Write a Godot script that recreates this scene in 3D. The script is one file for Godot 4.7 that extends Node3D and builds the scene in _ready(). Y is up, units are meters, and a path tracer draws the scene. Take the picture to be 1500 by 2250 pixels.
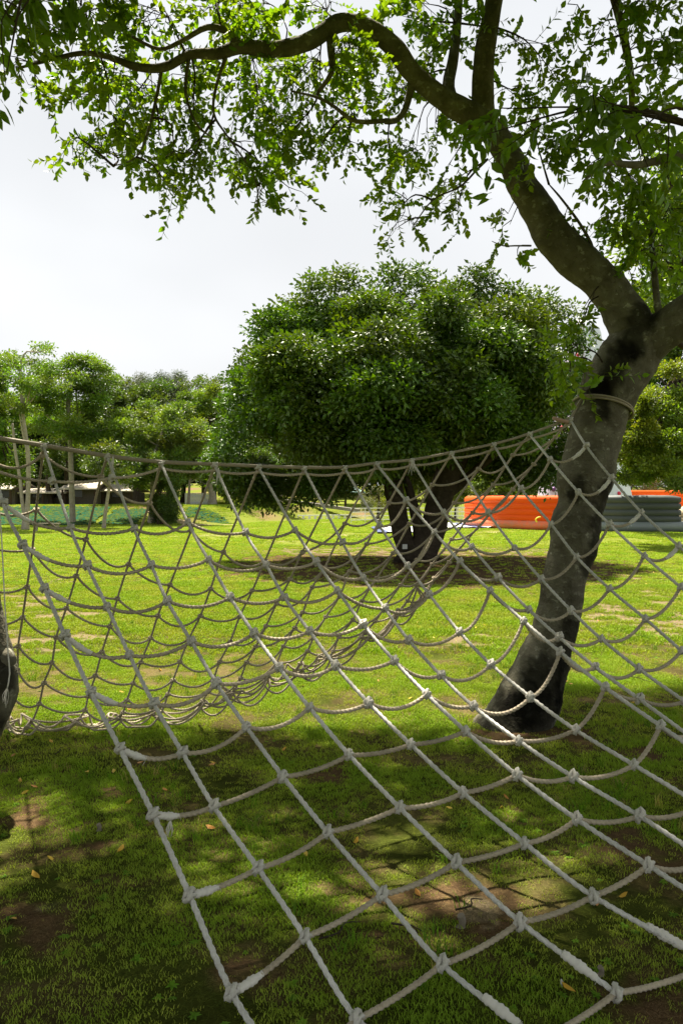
extends Node3D
# A rope climbing net slung over a line between two trees, a sunny lawn behind it.

const F := 1700.0            # focal length in pixels of the 1500 x 2250 photograph
const EYE := 1.6
const PITCH := -0.014705     # the lens looks down by 25 pixels

var cam: Camera3D
var rng := RandomNumberGenerator.new()
var M := {}
var used := {}
var n1 := FastNoiseLite.new()
var n2 := FastNoiseLite.new()

# ---------------------------------------------------------------- places
func V(px: float, py: float, d: float) -> Vector3:      # a point seen at a pixel, d metres away
	var v := Vector3((px - 750.0) / F, -(py - 1125.0) / F, -1.0) * d
	return v.rotated(Vector3.RIGHT, PITCH) + Vector3(0, EYE, 0)

func G(px: float, py: float) -> Vector3:                # where that pixel meets the flat ground
	var v := Vector3((px - 750.0) / F, -(py - 1125.0) / F, -1.0).rotated(Vector3.RIGHT, PITCH)
	var p := v * (EYE / -v.y)
	return Vector3(p.x, 0, p.z)

func undul(x: float, z: float) -> float:
	return 0.022 * n1.get_noise_2d(x * 9.0, z * 9.0)

func terrain(x: float, z: float) -> float:              # field, bank and the slope behind
	var d := -z
	var edge: float = lerpf(49.5, 66.0, smoothstep(-11.0, -1.0, x))
	edge = lerpf(edge, 74.0, smoothstep(4.0, 16.0, x))
	var h := 1.25 * smoothstep(edge, edge + 6.5, d) + 2.4 * smoothstep(edge + 12.0, edge + 45.0, d)
	h += 0.12 * n1.get_noise_2d(x * 3.0, z * 3.0) * smoothstep(edge - 2.0, edge + 3.0, d)
	return h + undul(x, z) * (1.0 - smoothstep(20.0, 30.0, d))

# ---------------------------------------------------------------- naming
func numbered(called: String) -> String:
	var k: int = used.get(called, 0)
	used[called] = k + 1
	return called if k == 0 else "%s_%03d" % [called, k]

func tag(o: Node, label: String, category: String, group := "", kind := "") -> Node:
	if label: o.set_meta("label", label)
	if category: o.set_meta("category", category)
	if group: o.set_meta("group", group)
	if kind: o.set_meta("kind", kind)
	return o

func thing(called: String, label: String, category: String, at := Vector3.ZERO, turn := 0.0, group := "") -> Node3D:
	var o := Node3D.new()
	o.name = numbered(called)
	add_child(o)
	o.position = at
	o.rotation.y = turn
	tag(o, label, category, group)
	return o

func part(called: String, mesh: Mesh, mat: Material, parent: Node3D, xf := Transform3D.IDENTITY) -> MeshInstance3D:
	var o := MeshInstance3D.new()
	o.name = called
	o.mesh = mesh
	if mat: o.material_override = mat
	parent.add_child(o, true)
	o.transform = xf
	return o

func many(called: String, mesh: Mesh, mat: Material, xs: Array, cs: Array, parent: Node3D) -> MultiMeshInstance3D:
	var mm := MultiMesh.new()
	mm.transform_format = MultiMesh.TRANSFORM_3D
	mm.use_colors = true
	mm.mesh = mesh
	mm.instance_count = xs.size()
	for i in xs.size():
		mm.set_instance_transform(i, xs[i])
		mm.set_instance_color(i, cs[i])
	var o := MultiMeshInstance3D.new()
	o.name = called
	o.multimesh = mm
	o.material_override = mat
	o.set_meta("kind", "stuff")
	parent.add_child(o, true)
	return o

# ---------------------------------------------------------------- meshes
class MB:
	var v := PackedVector3Array()
	var c := PackedColorArray()
	var uv := PackedVector2Array()
	var uv2 := PackedVector2Array()
	var i := PackedInt32Array()
	func mesh(smooth := true) -> ArrayMesh:
		var a := []
		a.resize(Mesh.ARRAY_MAX)
		a[Mesh.ARRAY_VERTEX] = v
		if c.size() == v.size(): a[Mesh.ARRAY_COLOR] = c
		if uv.size() == v.size(): a[Mesh.ARRAY_TEX_UV] = uv
		if uv2.size() == v.size() and v.size() > 0: a[Mesh.ARRAY_TEX_UV2] = uv2
		a[Mesh.ARRAY_INDEX] = i
		var st := SurfaceTool.new()
		st.create_from_arrays(a)
		if not smooth:
			st.deindex()
			st.set_smooth_group(-1)
			var flat := st.commit_to_arrays()
			var vv: PackedVector3Array = flat[Mesh.ARRAY_VERTEX]
			var nn := PackedVector3Array()
			nn.resize(vv.size())
			for k in range(0, vv.size(), 3):
				var q := (vv[k + 2] - vv[k]).cross(vv[k + 1] - vv[k]).normalized()
				nn[k] = q; nn[k + 1] = q; nn[k + 2] = q
			flat[Mesh.ARRAY_NORMAL] = nn
			var am := ArrayMesh.new()
			am.add_surface_from_arrays(Mesh.PRIMITIVE_TRIANGLES, flat)
			return am
		st.generate_normals()
		return st.commit()
	func quad(a: Vector3, b: Vector3, cc: Vector3, d: Vector3) -> void:   # clockwise seen from the front
		var k := v.size()
		v.append_array(PackedVector3Array([a, b, cc, d]))
		i.append_array(PackedInt32Array([k, k + 1, k + 2, k, k + 2, k + 3]))
	func box(lo: Vector3, hi: Vector3, xf := Transform3D.IDENTITY) -> void:
		var p := []
		for k in 8:
			p.append(xf * Vector3(hi.x if k & 1 else lo.x, hi.y if k & 2 else lo.y, hi.z if k & 4 else lo.z))
		for f in [[4, 6, 7, 5], [1, 3, 2, 0], [0, 2, 6, 4], [5, 7, 3, 1], [2, 3, 7, 6], [0, 4, 5, 1]]:
			quad(p[f[0]], p[f[1]], p[f[2]], p[f[3]])
	func bar(a: Vector3, b: Vector3, w: float, h: float) -> void:          # a box beam from a to b
		var z := (b - a).normalized()
		var x := Vector3.UP.cross(z)
		x = Vector3.RIGHT if x.length() < 0.01 else x.normalized()
		var y := z.cross(x)
		box(Vector3(-w / 2, -h / 2, 0), Vector3(w / 2, h / 2, (b - a).length()), Transform3D(Basis(x, y, z), a))

func catmull(p: Array, step: float) -> PackedVector3Array:
	var out := PackedVector3Array()
	var n := p.size()
	for k in n - 1:
		var a: Vector3 = p[maxi(k - 1, 0)]
		var b: Vector3 = p[k]
		var c: Vector3 = p[k + 1]
		var d: Vector3 = p[mini(k + 2, n - 1)]
		var m := maxi(1, int(ceil(b.distance_to(c) / step)))
		for s in m:
			var t := float(s) / m
			out.append(0.5 * (2.0 * b + (c - a) * t + (2.0 * a - 5.0 * b + 4.0 * c - d) * t * t + (3.0 * b - a - 3.0 * c + d) * t * t * t))
	out.append(p[n - 1])
	return out

func catmull_f(p: Array, w: Array, step: float) -> Array:   # path and widths together
	var path := catmull(p, step)
	var ws := []
	for k in p.size() - 1:
		var m := maxi(1, int(ceil(p[k].distance_to(p[k + 1]) / step)))
		for s in m:
			var t := float(s) / m
			ws.append(lerpf(w[k], w[k + 1], t * t * (3.0 - 2.0 * t)))
	ws.append(w[-1])
	return [path, ws]

# a tube along a path; lobes > 0 twists strands round it
func tube(mb: MB, path: PackedVector3Array, rad: Array, sides: int, lobes := 0, pitch := 0.08, bump := 0.0, col := Color(1, 1, 1), cap := true) -> void:
	var n := path.size()
	if n < 2: return
	var k0 := mb.v.size()
	var t0 := (path[1] - path[0]).normalized()
	var x := t0.cross(Vector3.UP if absf(t0.y) < 0.9 else Vector3.RIGHT).normalized()
	var s := 0.0
	for k in n:
		var t: Vector3 = (path[mini(k + 1, n - 1)] - path[maxi(k - 1, 0)]).normalized()
		x = (x - t * x.dot(t)).normalized()
		var y := t.cross(x)
		if k > 0: s += path[k].distance_to(path[k - 1])
		var r: float = rad[mini(k, rad.size() - 1)]
		for q in sides:
			var a := TAU * q / sides
			var rr := r
			if lobes > 0:
				var ph := fposmod(a - TAU * s / pitch, TAU / lobes) - PI / lobes      # strands lying side by side
				var sn := sin(ph)
				rr *= maxf(0.56, 0.536 * cos(ph) + sqrt(maxf(0.0, 0.2153 - 0.2873 * sn * sn)))
			var dir := x * cos(a) + y * sin(a)
			if bump > 0.0:
				var w: Vector3 = path[k] + dir * r
				rr *= 1.0 + bump * n2.get_noise_3dv(w * 7.0) + 0.35 * bump * n2.get_noise_3dv(w * 31.0)
			mb.v.append(path[k] + dir * rr)
			mb.c.append(col)
			mb.uv.append(Vector2(float(q) / sides, s))
	for k in n - 1:
		for q in sides:
			var a := k0 + k * sides + q
			var b := k0 + k * sides + (q + 1) % sides
			mb.i.append_array(PackedInt32Array([a, a + sides, b, b, a + sides, b + sides]))
	if cap:
		for e in [0, n - 1]:
			var kc := mb.v.size()
			mb.v.append(path[e]); mb.c.append(col); mb.uv.append(Vector2(0.5, s))
			for q in sides:
				var a: int = k0 + e * sides + q
				var b: int = k0 + e * sides + (q + 1) % sides
				mb.i.append_array(PackedInt32Array([kc, a, b] if e == 0 else [kc, b, a]))

func tube_mesh(p: Array, w: Array, step: float, sides: int, bump := 0.0, col := Color(1, 1, 1)) -> ArrayMesh:
	var pw := catmull_f(p, w, step)
	var mb := MB.new()
	tube(mb, pw[0], pw[1], sides, 0, 0.1, bump, col)
	return mb.mesh()

# one leaf: stalk at the origin, blade along +Y, folded along the midrib
func leaf_into(mb: MB, xf: Transform3D, l: float, w: float, fold: float, curl: float, col := Color(1, 1, 1)) -> void:
	var ys := [0.0, 0.28, 0.62, 1.0]
	var ws := [0.0, 0.48, 0.42, 0.0]
	var k := mb.v.size()
	for q in 4:
		var t: float = ys[q]
		var zc := -curl * t * t * l
		if q == 0 or q == 3:
			mb.v.append(xf * Vector3(0, t * l, zc)); mb.c.append(col)
		else:
			var hw: float = ws[q] * w
			mb.v.append(xf * Vector3(-hw, t * l, zc + fold * hw)); mb.c.append(col)
			mb.v.append(xf * Vector3(0, t * l, zc)); mb.c.append(col)
			mb.v.append(xf * Vector3(hw, t * l, zc + fold * hw)); mb.c.append(col)
	mb.i.append_array(PackedInt32Array([k, k + 1, k + 2, k, k + 2, k + 3, k + 1, k + 4, k + 2, k + 4, k + 5, k + 2, k + 2, k + 5, k + 3, k + 5, k + 6, k + 3, k + 4, k + 7, k + 5, k + 5, k + 7, k + 6]))

func aim(y: Vector3, roll: float) -> Basis:          # a basis whose Y runs along y
	y = y.normalized()
	var x := y.cross(Vector3.UP if absf(y.y) < 0.95 else Vector3.RIGHT).normalized()
	return Basis(x, y, x.cross(y)).rotated(y, roll)

func sprig_mesh(leaves: int, twig: float, l: float, w: float) -> ArrayMesh:
	var mb := MB.new()
	tube(mb, PackedVector3Array([Vector3.ZERO, Vector3(0.006, twig * 0.5, 0.004), Vector3(0, twig, 0)]), [0.0022, 0.0016, 0.0008], 3, 0, 0.1, 0.0, Color(0.5, 0.36, 0.3), false)
	for k in leaves:
		var t := 0.18 + 0.82 * float(k) / (leaves - 1)
		var side := 1.0 if k % 2 == 0 else -1.0
		var out := Vector3(side * (1.0 - 0.5 * t), 0.55 + rng.randf_range(-0.2, 0.5) + t * 0.5, rng.randf_range(-0.75, 0.75))
		var b := aim(out, rng.randf_range(-0.9, 0.9))
		var s := rng.randf_range(0.75, 1.15) * (1.0 if t < 0.9 else 0.75)
		var g := rng.randf_range(0.85, 1.12)
		leaf_into(mb, Transform3D(b, Vector3(0, twig * t, 0)), l * s, w * s, rng.randf_range(0.15, 0.5), rng.randf_range(0.05, 0.35), Color(g, g, g))
	return mb.mesh(false)

# a ball of leaves for crowns farther away
func cluster_mesh(leaves: int, r: float, l: float, w: float, flat := 1.0) -> ArrayMesh:
	var mb := MB.new()
	for k in leaves:
		var d := Vector3(rng.randf_range(-1, 1), rng.randf_range(-1, 1), rng.randf_range(-1, 1)).normalized()
		var at := d * r * pow(rng.randf(), 0.5)
		at.y *= flat
		var out := d + Vector3(0, -0.25, 0)
		var s := rng.randf_range(0.7, 1.2)
		var g := rng.randf_range(0.8, 1.2)
		var b := aim(out, rng.randf_range(-3.1, 3.1))
		# four faces: blade folded along its midrib
		var kk := mb.v.size()
		var ll := l * s
		var hw := w * s * 0.5
		mb.v.append_array(PackedVector3Array([at, at + b * Vector3(-hw, ll * 0.45, hw * 0.4), at + b * Vector3(0, ll * 0.5, 0), at + b * Vector3(hw, ll * 0.45, hw * 0.4), at + b * Vector3(0, ll, -ll * 0.15)]))
		for q in 5: mb.c.append(Color(g, g, g))
		mb.i.append_array(PackedInt32Array([kk, kk + 1, kk + 2, kk, kk + 2, kk + 3, kk + 1, kk + 4, kk + 2, kk + 2, kk + 4, kk + 3]))
	return mb.mesh(false)

# ---------------------------------------------------------------- materials
func seamless(size: int, freq: float, seed_: int, oct := 4, type := FastNoiseLite.TYPE_SIMPLEX_SMOOTH) -> Image:
	var fn := FastNoiseLite.new()
	fn.noise_type = type
	fn.seed = seed_
	fn.frequency = freq
	fn.fractal_octaves = oct
	var im := fn.get_seamless_image(size, size)
	im.convert(Image.FORMAT_L8)
	return im

func ramp_tex(im: Image, stops: Array) -> ImageTexture:      # stops: [position, linear colour]
	var lut := PackedByteArray()
	for k in 256:
		var t := k / 255.0
		var c: Color = stops[0][1]
		for s in stops.size() - 1:
			if t >= stops[s][0]:
				c = stops[s][1].lerp(stops[s + 1][1], clampf((t - stops[s][0]) / (stops[s + 1][0] - stops[s][0]), 0, 1))
		c = c.linear_to_srgb()
		lut.append_array(PackedByteArray([int(c.r * 255), int(c.g * 255), int(c.b * 255)]))
	var src := im.get_data()
	var out := PackedByteArray()
	out.resize(src.size() * 3)
	for k in src.size():
		var j := src[k] * 3
		out[k * 3] = lut[j]; out[k * 3 + 1] = lut[j + 1]; out[k * 3 + 2] = lut[j + 2]
	return ImageTexture.create_from_image(Image.create_from_data(im.get_width(), im.get_height(), false, Image.FORMAT_RGB8, out))

func mat(lin: Color, rough := 0.8, vc := false) -> StandardMaterial3D:
	var m := StandardMaterial3D.new()
	m.albedo_color = lin.linear_to_srgb()
	m.roughness = rough
	m.vertex_color_use_as_albedo = vc
	m.metallic_specular = 0.5 if rough < 0.8 else 0.15
	return m

func tri(m: StandardMaterial3D, tex: Texture2D, scale: float) -> StandardMaterial3D:
	m.albedo_texture = tex
	m.uv1_triplanar = true
	m.uv1_world_triplanar = true
	m.uv1_scale = Vector3.ONE * scale
	return m

func leafmat(rough: float, back: Color) -> StandardMaterial3D:
	var m := mat(Color(1, 1, 1), rough, true)
	m.backlight_enabled = true
	m.backlight = back
	m.cull_mode = BaseMaterial3D.CULL_DISABLED
	return m

func bark_image() -> Image:        # mottled ground tone, dark cracks and pale lichen spots
	var n := 512
	var a := seamless(n, 0.010, 5, 5).get_data()
	var b := seamless(n, 0.019, 6, 4).get_data()
	var c := seamless(n, 0.022, 7, 3).get_data()
	var out := PackedByteArray()
	out.resize(n * n)
	for k in n * n:
		var v := 0.2 + 0.5 * a[k] / 255.0
		var s := b[k] / 255.0
		if s > 0.72: v += 0.34 * smoothstep(0.72, 0.77, s)
		var q := absf(c[k] / 255.0 - 0.5)
		if q < 0.022: v *= lerpf(0.35, 1.0, q / 0.022)
		out[k] = int(clampf(v, 0, 1) * 255.0)
	return Image.create_from_data(n, n, false, Image.FORMAT_L8, out)

func make_materials() -> void:
	M.leaf = leafmat(0.38, Color(1.0, 1.0, 0.45))
	M.leaf_dark = leafmat(0.46, Color(0.8, 0.8, 0.25))
	M.grass = leafmat(0.6, Color(0.8, 0.8, 0.3))
	M.grass.metallic_specular = 0.12
	var bark := bark_image()
	M.bark = tri(mat(Color(1.0, 0.97, 0.92), 0.9, true), ramp_tex(bark, [[0.0, Color(0.03, 0.026, 0.02)], [0.3, Color(0.10, 0.093, 0.072)], [0.5, Color(0.16, 0.153, 0.122)], [0.68, Color(0.215, 0.212, 0.172)], [0.82, Color(0.31, 0.315, 0.265)], [1.0, Color(0.48, 0.49, 0.43)]]), 1.35)
	var rel := seamless(512, 0.05, 9, 4)
	M.bark.heightmap_enabled = true
	M.bark.heightmap_texture = ImageTexture.create_from_image(rel)
	M.bark.heightmap_scale = 0.7
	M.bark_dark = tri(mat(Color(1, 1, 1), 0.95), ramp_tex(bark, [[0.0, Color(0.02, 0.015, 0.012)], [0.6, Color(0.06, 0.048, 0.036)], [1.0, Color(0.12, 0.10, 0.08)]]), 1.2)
	M.bark_pale = tri(mat(Color(1, 1, 1), 0.9), ramp_tex(bark, [[0.0, Color(0.16, 0.14, 0.10)], [0.5, Color(0.30, 0.27, 0.21)], [1.0, Color(0.42, 0.40, 0.33)]]), 0.7)
	var fib := seamless(256, 0.06, 21, 4)
	M.rope = tri(mat(Color(1, 1, 1), 0.92, true), ramp_tex(fib, [[0.0, Color(0.62, 0.60, 0.56)], [0.5, Color(0.86, 0.85, 0.82)], [1.0, Color(1, 1, 1)]]), 6.0)
	M.rope.rim_enabled = true
	M.rope.rim = 0.2
	M.cable = tri(mat(Color(0.33, 0.28, 0.20), 0.7), ramp_tex(fib, [[0.0, Color(0.7, 0.7, 0.7)], [1.0, Color(1, 1, 1)]]), 3.0)
	M.twine = mat(Color(0.66, 0.63, 0.58), 0.85)
	M.orange = mat(Color(0.66, 0.08, 0.005), 0.6)
	M.orange.metallic_specular = 0.25
	M.grey_vinyl = mat(Color(0.05, 0.062, 0.058), 0.55)
	M.lilac = mat(Color(0.56, 0.50, 0.62), 0.5)
	M.white = mat(Color(0.72, 0.73, 0.72), 0.6)
	M.concrete = tri(mat(Color(1, 1, 1), 0.95), ramp_tex(fib, [[0.0, Color(0.14, 0.13, 0.12)], [1.0, Color(0.28, 0.26, 0.23)]]), 0.5)
	M.roof = tri(mat(Color(1, 1, 1), 0.9), ramp_tex(fib, [[0.0, Color(0.36, 0.32, 0.26)], [1.0, Color(0.52, 0.47, 0.39)]]), 0.4)
	M.wall_dark = tri(mat(Color(1, 1, 1), 0.9), ramp_tex(fib, [[0.0, Color(0.08, 0.07, 0.06)], [1.0, Color(0.15, 0.13, 0.11)]]), 0.6)
	M.wood_dark = mat(Color(0.06, 0.042, 0.03), 0.85)
	M.teal_roof = mat(Color(0.16, 0.30, 0.27), 0.7)
	M.dark_glass = mat(Color(0.012, 0.013, 0.015), 0.2)

# ---------------------------------------------------------------- the climbing net
# knots of the front sheet: one rope per line, row number: (pixel x, pixel y, metres away)
const FRONT := [
	{0: Vector3(-28, 962, 3.93), 1: Vector3(-12, 1033, 3.77), 2: Vector3(7, 1105, 3.61), 3: Vector3(50, 1197, 3.45), 4: Vector3(98, 1293, 3.30), 5: Vector3(143, 1396, 3.14), 6: Vector3(200, 1520, 2.98), 7: Vector3(264, 1645, 2.82), 8: Vector3(337, 1790, 2.66), 9: Vector3(417, 1968, 2.50), 10: Vector3(510, 2182, 2.33)},
	{0: Vector3(97, 982, 4.03), 1: Vector3(115, 1057, 3.86), 2: Vector3(155, 1160, 3.71), 3: Vector3(192, 1243, 3.56), 4: Vector3(236, 1334, 3.41), 5: Vector3(285, 1440, 3.26), 6: Vector3(338, 1546, 3.11), 7: Vector3(401, 1654, 2.96), 8: Vector3(470, 1772, 2.81), 9: Vector3(567, 1908, 2.65), 10: Vector3(670, 2059, 2.50), 11: Vector3(785, 2240, 2.34)},
	{0: Vector3(237, 1005, 4.15), 1: Vector3(246, 1050, 3.97), 2: Vector3(295, 1162, 3.84), 3: Vector3(333, 1242, 3.69), 4: Vector3(368, 1321, 3.54), 5: Vector3(421, 1410, 3.39), 6: Vector3(476, 1502, 3.24), 7: Vector3(542, 1598, 3.09), 8: Vector3(622, 1707, 2.94), 9: Vector3(720, 1829, 2.79), 10: Vector3(839, 1966, 2.64), 11: Vector3(971, 2119, 2.49)},
	{0: Vector3(354, 1018, 4.27), 2: Vector3(413, 1148, 4.00), 3: Vector3(458, 1230, 3.84), 4: Vector3(506, 1313, 3.68), 5: Vector3(558, 1392, 3.52), 6: Vector3(613, 1467, 3.36), 7: Vector3(680, 1555, 3.20), 8: Vector3(767, 1659, 3.04), 9: Vector3(878, 1775, 2.89), 10: Vector3(1001, 1895, 2.75), 11: Vector3(1142, 2026, 2.62), 12: Vector3(1353, 2182, 2.47)},
	{0: Vector3(472, 1023, 4.39), 2: Vector3(539, 1170, 4.17), 3: Vector3(585, 1242, 3.99), 4: Vector3(625, 1313, 3.82), 5: Vector3(680, 1387, 3.64), 6: Vector3(737, 1463, 3.47), 7: Vector3(810, 1545, 3.30), 8: Vector3(902, 1636, 3.13), 9: Vector3(1017, 1742, 2.97), 10: Vector3(1152, 1853, 2.81), 11: Vector3(1302, 1969, 2.65)},
	{0: Vector3(568, 1027, 4.51), 2: Vector3(648, 1165, 4.31), 3: Vector3(695, 1235, 4.12), 4: Vector3(741, 1298, 3.94), 5: Vector3(797, 1372, 3.76), 6: Vector3(866, 1452, 3.57), 7: Vector3(937, 1526, 3.40), 8: Vector3(1023, 1607, 3.22), 9: Vector3(1135, 1703, 3.04), 10: Vector3(1266, 1800, 2.86), 11: Vector3(1424, 1902, 2.68)},
	{0: Vector3(668, 1030, 4.63), 2: Vector3(752, 1192, 4.42), 3: Vector3(798, 1270, 4.24), 4: Vector3(845, 1337, 4.05), 5: Vector3(898, 1407, 3.86), 6: Vector3(968, 1484, 3.67), 7: Vector3(1039, 1552, 3.48), 8: Vector3(1139, 1628, 3.29), 9: Vector3(1258, 1707, 3.10), 10: Vector3(1404, 1793, 2.91), 11: Vector3(1552, 1890, 2.73)},
	{0: Vector3(757, 1029, 4.75), 2: Vector3(833, 1155, 4.53), 3: Vector3(895, 1243, 4.34), 4: Vector3(943, 1307, 4.15), 5: Vector3(1009, 1389, 3.96), 6: Vector3(1078, 1460, 3.76), 7: Vector3(1165, 1532, 3.56), 8: Vector3(1264, 1604, 3.36), 9: Vector3(1392, 1681, 3.15)},
	{0: Vector3(827, 1020, 4.87), 2: Vector3(892, 1100, 4.63), 3: Vector3(954, 1170, 4.44), 4: Vector3(1010, 1234, 4.25), 5: Vector3(1076, 1298, 4.06), 6: Vector3(1150, 1365, 3.86), 7: Vector3(1230, 1433, 3.66), 8: Vector3(1328, 1510, 3.45), 9: Vector3(1450, 1595, 3.24)},
	{0: Vector3(904, 1013, 4.99), 2: Vector3(974, 1126, 4.72), 3: Vector3(1036, 1202, 4.53), 4: Vector3(1093, 1269, 4.35), 5: Vector3(1161, 1340, 4.15), 6: Vector3(1227, 1400, 3.97), 7: Vector3(1306, 1465, 3.77), 8: Vector3(1403, 1536, 3.57)},
	{0: Vector3(991, 997, 5.09), 2: Vector3(1072, 1126, 4.78), 3: Vector3(1130, 1204, 4.60), 4: Vector3(1188, 1272, 4.42), 5: Vector3(1254, 1342, 4.24), 6: Vector3(1320, 1404, 4.06), 7: Vector3(1403, 1470, 3.87), 8: Vector3(1503, 1541, 3.67)},
	{0: Vector3(1084, 978, 5.18), 2: Vector3(1144, 1074, 4.84), 3: Vector3(1210, 1152, 4.67), 4: Vector3(1266, 1224, 4.50), 5: Vector3(1338, 1294, 4.32), 6: Vector3(1417, 1360, 4.14), 7: Vector3(1496, 1430, 3.96)},
	{0: Vector3(1163, 955, 5.27), 2: Vector3(1208, 1010, 4.91), 3: Vector3(1270, 1082, 4.73), 4: Vector3(1338, 1152, 4.56), 5: Vector3(1414, 1222, 4.38), 6: Vector3(1494, 1290, 4.21)},
	{0: Vector3(1252, 922, 5.35), 2: Vector3(1287, 980, 4.98), 3: Vector3(1342, 1050, 4.81), 4: Vector3(1408, 1126, 4.64), 5: Vector3(1490, 1200, 4.46)},
]
# rows of the sheet behind the line: where each rope meets them (pixel y), from the ridge to its lower end
const BACK_Y := [
	[1000, 1110, 1190, 1270, 1345, 1410, 1470, 1530], [999, 1120, 1207, 1289, 1356, 1420, 1472, 1530], [1047, 1185, 1265, 1336, 1400, 1456, 1500, 1546],
	[1105, 1240, 1315, 1376, 1432, 1484, 1530, 1560], [1165, 1285, 1353, 1402, 1455, 1501, 1538, 1565], [1213, 1293, 1353, 1405, 1454, 1494, 1525, 1548],
	[1232, 1297, 1355, 1410, 1454, 1490, 1520, 1540], [1213, 1272, 1326, 1375, 1420, 1455, 1490, 1512], [1150, 1248, 1290, 1345, 1380, 1420, 1455, 1485],
	[1105, 1195, 1255, 1310, 1355, 1395, 1430, 1458], [1065, 1150, 1215, 1270, 1320, 1362, 1400, 1430], [1030, 1105, 1170, 1230, 1285, 1330, 1365, 1390],
	[1000, 1065, 1126, 1185, 1240, 1285, 1320, 1348], [960, 1020, 1075, 1130, 1185, 1235, 1270, 1295]]
const BACK_END := [Vector3(-95, 1600, 5.2), Vector3(18, 1606, 5.3), Vector3(70, 1608, 5.32), Vector3(170, 1602, 5.35), Vector3(262, 1590, 5.4), Vector3(350, 1574, 5.42), Vector3(440, 1554, 5.45), Vector3(510, 1528, 5.46), Vector3(580, 1505, 5.48), Vector3(650, 1478, 5.5), Vector3(720, 1448, 5.5), Vector3(795, 1405, 5.5), Vector3(860, 1362, 5.52), Vector3(925, 1308, 5.52)]

func rope_r(row: float) -> float:
	return lerpf(0.0082, 0.0101, clampf(row / 11.0, 0, 1))

func rope_mesh(p: Array, r: Array, pitch: float, sides: int, rings: int, col: Color) -> ArrayMesh:
	var pw := catmull_f(p, r, pitch / rings)
	var mb := MB.new()
	tube(mb, pw[0], pw[1], sides, 3, pitch, 0.0, col)
	var own := rng.randf_range(0.9, 1.08)
	for k in mb.v.size():
		var g := own + 0.24 * n2.get_noise_3dv(mb.v[k] * 4.0) + 0.14 * n2.get_noise_3dv(mb.v[k] * 30.0)
		mb.c[k] = Color(col.r * g, col.g * g, col.b * g * (0.97 + 0.06 * g))
	return mb.mesh()

func hang(a: Vector3, b: Vector3, sag: float) -> Array:      # points of a slack rope after a, up to b
	var out := []
	for k in range(1, 11):
		var t := k / 10.0
		out.append(a.lerp(b, t) + Vector3(0, -4.0 * sag * t * (1.0 - t), 0))
	return out

func front_sag(j: int, k: int) -> float:
	var wob := 0.008 * sin(j * 2.7 + k * 4.1)
	if k == 1: return 0.014
	if k < 8: return (0.034 if j < 6 else 0.048) + wob
	return (0.013 if j < 5 else 0.022) + wob * 0.5

func knot_mesh(variant: int) -> ArrayMesh:       # unit: rope radius 1, the long rope along Y, the cross rope along X, Z to the viewer
	var mb := MB.new()
	var p := []
	for k in 15:                                 # a turn and a half round the long rope
		var a := k / 14.0 * TAU * 1.35 + 0.6
		p.append(Vector3(1.45 * cos(a), 1.05 - 0.15 * k, 1.45 * sin(a)))
	tube(mb, catmull(p, 0.5), [0.95], 7, 2, 5.0)
	var q := [Vector3(-1.9, -0.7, 0.2), Vector3(-1.1, -0.9 - 0.2 * variant, 1.5), Vector3(0.2, 0.1, 2.1), Vector3(1.2, 1.0 + 0.25 * variant, 1.3), Vector3(1.6, 0.9, 0), Vector3(0.9, 0.4, -1.5), Vector3(-0.6, -0.4, -1.6), Vector3(-1.9, -0.2, 0)]
	tube(mb, catmull(q, 0.5), [0.95], 7, 2, 5.0)
	return mb.mesh()

func wrap_part(net: Node3D, path: Array, r: float) -> void:      # twine whipped round a spliced rope end
	var pts := catmull(path, 0.006)
	var rr := []
	for k in pts.size():
		var t := float(k) / (pts.size() - 1)
		rr.append(r * (1.0 + 0.13 * sin(k * 2.1) + 0.1 * sin(k * 0.7)) * (0.72 + 0.28 * sin(PI * clampf(t * 1.1, 0, 1))))
	var mb := MB.new()
	tube(mb, pts, rr, 10)
	var o := part("twine_wrap", mb.mesh(), M.twine, net)
	var e: Vector3 = path[-1]
	for k in 3:                                   # loose ends
		var f := MB.new()
		var d := Vector3(rng.randf_range(-1, 1), rng.randf_range(-1.4, 0.5), rng.randf_range(-1, 1)).normalized() * rng.randf_range(0.012, 0.03)
		tube(f, catmull([e, e + d * 0.6 + Vector3(0.004, 0, 0), e + d + Vector3(0, -0.006, 0)], 0.01), [0.0013, 0.0007], 4)
		part("loose_strand", f.mesh(), M.twine, o)

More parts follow.
